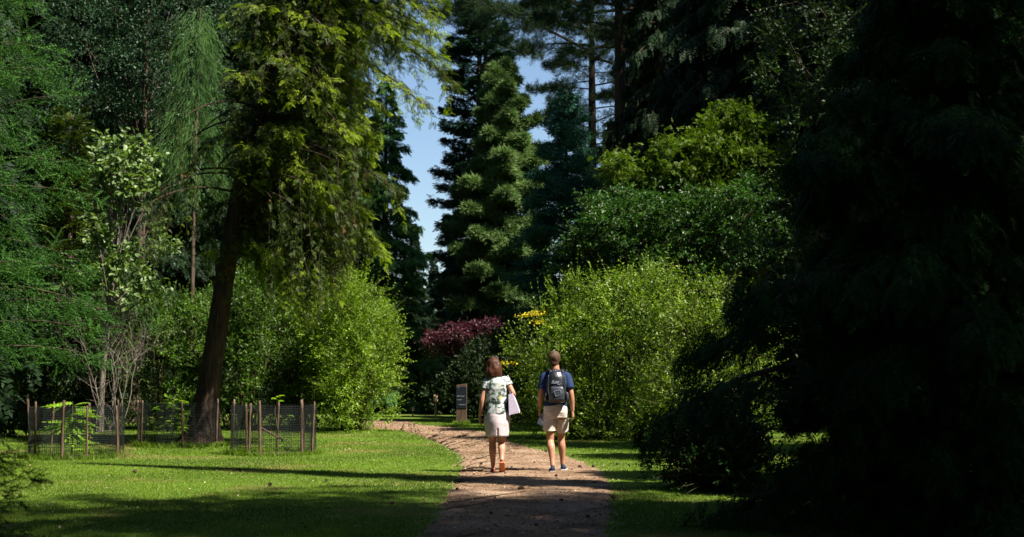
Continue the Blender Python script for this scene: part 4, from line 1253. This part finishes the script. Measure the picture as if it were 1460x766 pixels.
    for yy in (-.07, .07):
        V, F = limb([(.20, yy, 1.16), (.195, yy * .8, 1.28), (.178, yy * .4, 1.405), (.165, yy * .2, 1.44), (.150, yy * .6 + .04, 1.40), (.185, yy * .9 + .03, 1.26), (.20, yy + .04, 1.16)], [.012] * 7, 8, 26, ((1, 0, 0), .4))
        obj('strap', py_mesh('strap', V, F, M['tote'], True), bg)


woman()

# ------------------------------------------------------------------ tree guards with saplings
M['post'] = surf_mat('brown_round_post', (.055, .034, .024), (.15, .095, .065), 9, .85, .2, .5, 20, stretch=(3, 3, .6))
M['wire'] = simple_mat('dark_green_wire', (.010, .013, .013), .5, .4)
M['mulch'] = surf_mat('bare_soil', (.05, .035, .025), (.16, .12, .09), 14, .95, .1, .8, 30)


def guard(label, Yc, px0, px1, seed, posts, brace=False, leafc=None):
    r = rng_of(seed)
    x0, x1 = pt(px0, 537, Yc)[0], pt(px1, 537, Yc)[0]
    R = (x1 - x0) / 2; b = np.array([(x0 + x1) / 2, Yc, 0])
    t = thing('tree_guard', label, 'tree guard', b, 'round wire tree guards on the lawn')
    Hm = .90
    # wire mesh sheet bowed round the posts
    nv = int(2 * np.pi * R / .035); a = np.arange(nv) * 2 * np.pi / nv
    rad = R * (1 - .035 * np.cos(a * len(posts) + 1) + .012 * np.sin(3 * a + seed))
    A = np.stack([np.cos(a) * rad, np.sin(a) * rad], -1)
    Pv = np.stack([np.concatenate([A, np.full((nv, 1), zz)], -1) for zz in np.linspace(.0, Hm, 4)], 1)
    ver = tubes(Pv, np.full((nv, 4), .0034), 3)
    zz = np.concatenate([np.arange(.03, .25, .06), np.arange(.27, Hm + .01, .032)])
    loop = np.concatenate([A, A[:1], A[1:2]])
    Ph = np.stack([np.concatenate([loop, np.full((len(loop), 1), z_)], -1) for z_ in zz])
    hor = tubes(Ph, np.full(Ph.shape[:2], .0034), 3)
    obj('wire_mesh', np_mesh('wire_mesh', *cat_vf([ver, hor]), M['wire']), t)
    for k, ang in enumerate(posts):
        an = math.radians(ang)
        p = np.array([math.cos(an), math.sin(an)]) * (R + .012)
        h = r.uniform(.90, 1.03); rr = r.uniform(.017, .025)
        tl = r.normal(size=2) * .03
        V, F = limb([(p[0], p[1], -.1), (p[0] + tl[0] * .5, p[1] + tl[1] * .5, h * .5), (p[0] + tl[0], p[1] + tl[1], h - .01), (p[0] + tl[0], p[1] + tl[1], h)], [rr, rr, rr, rr * .75], 10, 16)
        obj('post', py_mesh('post', V, F, M['post'], True), t)
    if brace:
        V, F = limb([(-R * .45, R * .2, .52), (R * .28, -R * .3, .26)], [.018, .018], 8, 6)
        obj('brace', py_mesh('brace', V, F, M['post'], True), t)
    # soil disc
    q = np.arange(28) * 2 * np.pi / 28
    V = [(0, 0, .03)] + [(math.cos(x) * R * .97, math.sin(x) * R * .97, .005) for x in q]
    obj('soil', py_mesh('soil', V, [(0, 1 + i, 1 + (i + 1) % 28) for i in range(28)], M['mulch'], True), t)
    return b, R


def compound(n=6, seed=9):
    """a leaf with paired leaflets along a drooping stalk"""
    r = rng_of(seed); out = []
    for i in range(n):
        x = .15 + .8 * i / n
        for s in (-1, 1):
            d = norm(np.array([.45, s * 1., -.35])); out.append(rhomb((x, 0, -.35 * x * x), d, norm(np.cross((0, 0, 1.), d)), .34 * (1 - .3 * i / n), .085, .05))
    out.append(rhomb((.92, 0, -.3), (.9, 0, -.45), (0, 1, 0), .28, .08))
    out.append(rhomb((0, 0, 0), norm(np.array([1., 0, -.3])), (0, 0, 1), 1, .012))
    return make_T(out)


T_COMP = compound()


def sapling(label, b, dx, dy, stem, leaves, T, mat, seed, size):
    r = rng_of(seed)
    base = b + np.array([dx, dy, 0])
    t = thing('sapling', label, 'sapling', base)
    st = np.asarray(stem, float)
    s = np.linspace(0, 1, 8); tt = np.linspace(0, 1, len(st))
    P = np.stack([np.interp(s, tt, st[:, k]) for k in range(3)], -1)
    V, F = tubes(P[None], np.linspace(.014, .005, 8)[None], 7)
    obj('stem', np_mesh('stem', V, F, M['stem'], smooth=True), t)
    L = np.asarray(leaves, float)
    pos = L[:, :3]; d = L[:, 3:6]
    V, F = scatter(T, pos, d, r.normal(size=len(L)) * .25, size * r.uniform(.75, 1.2, len(L)))
    obj('leaves', np_mesh('leaves', V, F, mat), t)


b1, R1 = guard('nearest wire tree guard, at the left, with a tall compound leaved sapling inside', 25.2, 48, 174, 201, (182, 228, 270, 300, 350, 40, 90, 140))
r = rng_of(301)
lv = []
for k in range(34):
    z_ = r.uniform(.35, 1.0); a = r.uniform(0, 6.28)
    lv.append((r.normal() * .03, r.normal() * .03, z_, math.cos(a), math.sin(a) * .7, r.uniform(-.5, .35)))
for k in range(5): lv.append((.05, 0, .12 + .05 * k, 1, r.normal() * .6, .25))
sapling('bright sapling with drooping compound leaves inside the left wire guard', b1, -.08, 0, [(0, 0, -.02), (.01, 0, .4), (0, 0, .98)], lv, T_COMP, M['sapling'], 302, .37)
b2, R2 = guard('farthest wire tree guard, partly hidden behind the base of the leaning trunk', 29.2, 201, 310, 202, (182, 215, 290, 355, 60, 120))
lv = []
for k in range(60):
    z_ = r.uniform(.3, 1.0); a = r.uniform(0, 6.28); q = r.uniform(.03, .32) * (1.1 - .5 * z_)
    lv.append((math.cos(a) * q, math.sin(a) * q, z_, math.cos(a), math.sin(a), r.uniform(-.5, .3)))
sapling('leafy broad leaved sapling inside the wire guard behind the leaning trunk', b2, -.10, -.1, [(0, 0, -.02), (0, 0, .5), (.02, 0, 1.02)], lv, T_ROUND, M['sapling'], 303, .21)
b3, R3 = guard('wire tree guard right of the leaning trunk, with a slanting brace and almost bare sapling', 26.3, 333, 449, 203, (182, 245, 262, 322, 345, 50, 95, 140), brace=True)
lv = [(.0, 0, .96 + .02 * k, math.cos(k * 1.3), math.sin(k * 1.3), .1) for k in range(6)] + [(.02, -.05, .15, 1, -.3, .2), (.0, -.05, .17, -1, -.3, .2), (.1, 0, .62, .6, -.6, .1), (.16, 0, .7, .8, -.2, .0)]
sapling('thin almost leafless sapling inside the braced wire guard', b3, .06, 0, [(0, 0, -.02), (.03, 0, .3), (.0, 0, .55), (-.05, 0, .8), (0, 0, 1.0)], lv, T_ROUND, M['sapling'], 304, .16)

# ------------------------------------------------------------------ signs
M['signwood'] = surf_mat('weathered_oak', (.055, .036, .024), (.13, .085, .055), 6, .85, .2, .4, 20, stretch=(3, 3, .4))
M['panel'] = simple_mat('slate_blue_panel', (.008, .013, .021), .5, .3)
M['letter'] = simple_mat('pale_lettering', (.42, .46, .50), .6, .2)
M['newwood'] = surf_mat('pale_new_wood', (.24, .155, .07), (.36, .245, .12), 7, .8, .2, .3, 20, stretch=(3, 3, .4))


def totem():
    b = ground(658, 605.5); Y = b[1]; s = sc(Y)
    w = 15.0 / s; h = 58 / s; d = .05
    t = thing('totem_sign', 'dark wooden totem sign with a slate blue panel of white lettering beside the path', 'sign', b, rotz=-.16)
    # plank post with a slanting top
    x = w / 2
    V = [(-x, -d / 2, -.05), (x, -d / 2, -.05), (x, d / 2, -.05), (-x, d / 2, -.05), (-x, -d / 2, h - .045), (x, -d / 2, h), (x, d / 2, h), (-x, d / 2, h - .045)]
    F = [(3, 2, 1, 0), (4, 5, 6, 7), (0, 1, 5, 4), (1, 2, 6, 5), (2, 3, 7, 6), (3, 0, 4, 7)]
    o = obj('post', py_mesh('post', V, F, M['signwood']), t)
    md = o.modifiers.new('b', 'BEVEL'); md.width = .006; md.segments = 2
    z0, z1 = h * .40, h * .925
    V, F = box((0, -d / 2 - .006, (z0 + z1) / 2), (w * .98, .014, z1 - z0), .003)
    pn = obj('panel', py_mesh('panel', V, F, M['panel']), t)
    r = rng_of(7)
    y = -d / 2 - .0155
    lines = [(.945, -.44, -.12, .010), (.56, -.44, .32, .022), (.385, -.44, .05, .020), (.165, -.30, .42, .022)]
    for fz, xa, xb, hh in lines:
        bars = []
        zc = z0 + (z1 - z0) * fz; xx = xa * w
        while xx < xb * w:
            lw_ = r.uniform(.008, .014)
            bars.append(box((xx + lw_ / 2, y, zc), (lw_ * .35, .004, hh)))
            if r.uniform() < .6: bars.append(box((xx + lw_ / 2 + .003, y, zc + hh * r.choice([-.4, 0, .4])), (lw_ * .7, .0035, hh * .22)))
            xx += lw_ + (.004 if r.uniform() < .8 else .014)
        obj('text_line', py_mesh('text_line', *join(bars), M['letter']), pn)


totem()


def marker(label, px, py, hpx, wpx, headpx, seed):
    b = ground(px, py); s = sc(b[1]); h = hpx / s; w = wpx / s
    t = thing('marker_post', label, 'post', b, 'pale wooden marker posts by the bend', rotz=.25)
    hh = headpx / s
    V, F = box((0, 0, (h - hh) / 2 - .03), (w * .36, w * .36, h - hh + .06), .006)
    obj('post', py_mesh('post', V, F, M['newwood']), t)
    V, F = box((0, -.02, h - hh / 2), (w * .9, .12, hh), .01)
    hd = obj('head_block', py_mesh('head_block', V, F, M['newwood']), t)
    V, F = box((0, -.083, h - hh / 2), (w * .68, .004, hh * .72))
    obj('plate', py_mesh('plate', V, F, simple_mat('pale_plate', (.5, .36, .18), .6, .3)), hd)


marker('taller pale wooden marker post with a square head left of the totem sign', 621, 596.5, 33, 7.2, 10, 1)
marker('shorter distant pale wooden marker post at the far end of the path', 588.5, 594, 14, 5, 6.5, 2)

# ------------------------------------------------------------------ pine cones, chips and litter on the path
M['cone'] = surf_mat('brown_cone', (.025, .016, .011), (.085, .055, .035), 30, .85, .2)


def pine_cones():
    r = rng_of(77)
    V, F = [], []
    n, m = 12, 9
    core = ball((0, 0, 0), (.024, .024, .040), 10, 7)
    parts = [core]
    for k in range(46):
        f = (k + .5) / 46; zz = -.037 + .074 * f; rr = .026 * math.sqrt(max(.05, 1 - (zz / .044) ** 2)); a = k * 2.4
        o = np.array([math.cos(a), math.sin(a), 0]); s = np.array([-math.sin(a), math.cos(a), 0]); u_ = np.array([0, 0, 1.])
        p = o * rr * .7 + u_ * zz; tip = o * (rr + .010) + u_ * (zz + .010)
        parts.append(([p - s * .007, p + s * .007, tip + s * .006, tip - s * .006, p + u_ * .004, tip + u_ * .003], [(0, 1, 2, 3), (0, 3, 5, 4), (1, 4, 5, 2)]))
    me = py_mesh('pine_cone', *join(parts), M['cone'])
    px = [(742, 700, 1.6), (826, 668, 1.4), (846, 667, 1.3), (793, 681, 1.2), (880, 664, 1.2), (928, 667, .9), (816, 652, 1.3), (762, 661, .9), (778, 645, 1.1), (686, 664, 1.0), (652, 666, .9), (720, 677, .9), (676, 678, .9),
          (617, 616, 1.2), (612, 612, 1), (634, 615, 1), (848, 690, .9), (730, 668, .8), (875, 712, 1.4), (800, 716, 1.0), (700, 735, .9), (765, 752, .9), (838, 740, .9), (652, 700, 1), (340, 672, 1.3), (385, 694, 1.4), (192, 675, 1.5), (465, 688, 1.2), (560, 720, 1.0)]
    for i, (a, b_, s) in enumerate(px):
        g = ground(a, b_)
        o = bpy.data.objects.new('pine_cone', me); COL.objects.link(o)
        o.location = (g[0], g[1], .024 * s * .56 + .010); o.scale = (s * .56 * r.uniform(.8, 1.15),) * 3
        o.rotation_euler = (math.pi / 2 + r.normal() * .2, r.uniform(0, 6), r.uniform(0, 6))
        onp = in_poly(np.array([[g[0], g[1]]]), POLY)[0]
        tag(o, 'dark brown pine cone lying on the reddish path' if onp else 'dark brown pine cone lying on the mown lawn', 'pine cone', 'pine cones fallen on the path' if onp else 'pine cones fallen on the lawn')


pine_cones()


def litter():
    r = rng_of(78)
    k = r.integers(0, 256, 16000); f = r.uniform(-.03, 1.03, 16000)
    k = (k * 1.0)
    idx = np.clip(k.astype(int), 0, len(EL) - 1)
    P = EL[idx] * (1 - f)[:, None] + ER[idx] * f[:, None] + r.normal(size=(16000, 2)) * .12
    keep = (P[:, 1] > 10) & (P[:, 1] < 48)
    P = P[keep]; m = len(P)
    d_ = r.uniform(13, 36, 2600); x_ = r.uniform(-.36, .16, 2600) * d_
    P = np.concatenate([P, np.stack([x_, d_], -1)]); m = len(P)
    pos = np.concatenate([P, r.uniform(.012, .022, (m, 1))], -1)
    a = r.uniform(0, 6.28, m)
    V, F = scatter(T_LEAF, pos, np.stack([np.cos(a), np.sin(a), r.normal(size=m) * .25], -1), r.normal(size=m) * .5, r.uniform(.012, .045, m))
    mt = leaf_mat('dry_litter', (.07, .042, .026), (.20, .13, .085), (.40, .30, .21), .05, .8, .1, 3)
    tag(obj('leaf_litter', np_mesh('leaf_litter', V, F, mt)), 'dry needles and bark chips scattered over the path and lawn', kind='stuff')


litter()

# ------------------------------------------------------------------ light, sky, camera
AZ = math.radians(120)      # of the sun, clockwise from +Y (view direction)
EL_ = math.radians(54)
sun_dir = np.array([math.sin(AZ) * math.cos(EL_), math.cos(AZ) * math.cos(EL_), math.sin(EL_)])
ld = bpy.data.lights.new('sun', 'SUN'); ld.energy = 5.0; ld.angle = math.radians(.53); ld.color = (1, .93, .82)
lo = bpy.data.objects.new('sun', ld); COL.objects.link(lo)
from mathutils import Vector
lo.rotation_euler = Vector(-sun_dir).to_track_quat('-Z', 'Y').to_euler()
lo.location = (20, -10, 40)
wd = bpy.data.worlds.new('World'); scene.world = wd; wd.use_nodes = True
nt = wd.node_tree
bgn = nt.nodes['Background']
sk = nt.nodes.new('ShaderNodeTexSky'); sk.sky_type = 'NISHITA'; sk.sun_disc = False
sk.sun_elevation = EL_; sk.sun_rotation = AZ
nt.links.new(sk.outputs[0], bgn.inputs[0]); sk.ozone_density = 2.6; sk.dust_density = .4
bgn.inputs[1].default_value = .05

cd = bpy.data.cameras.new('camera'); cam = bpy.data.objects.new('camera', cd); COL.objects.link(cam)
cam.location = (0, 0, HCAM); cam.rotation_euler = (math.pi / 2 + TH, 0, 0)
cd.sensor_width = 36; cd.lens = 36 * FPX / 1460; cd.clip_end = 1500; cd.clip_start = .1
cd.dof.use_dof = True; cd.dof.focus_distance = 21.4; cd.dof.aperture_fstop = 2.6
scene.camera = cam
vs = scene.view_settings
vs.view_transform = 'Standard'; vs.look = 'None'; vs.exposure = 1.6; vs.gamma = 1
try: vs.use_curve_mapping = False
except Exception: pass
cy = scene.cycles
cy.max_bounces = 5; cy.diffuse_bounces = 2; cy.glossy_bounces = 2; cy.transmission_bounces = 3; cy.transparent_max_bounces = 4
cy.use_denoising = True
try: cy.denoiser = 'OPENIMAGEDENOISE'
except Exception: pass
cy.use_adaptive_sampling = True
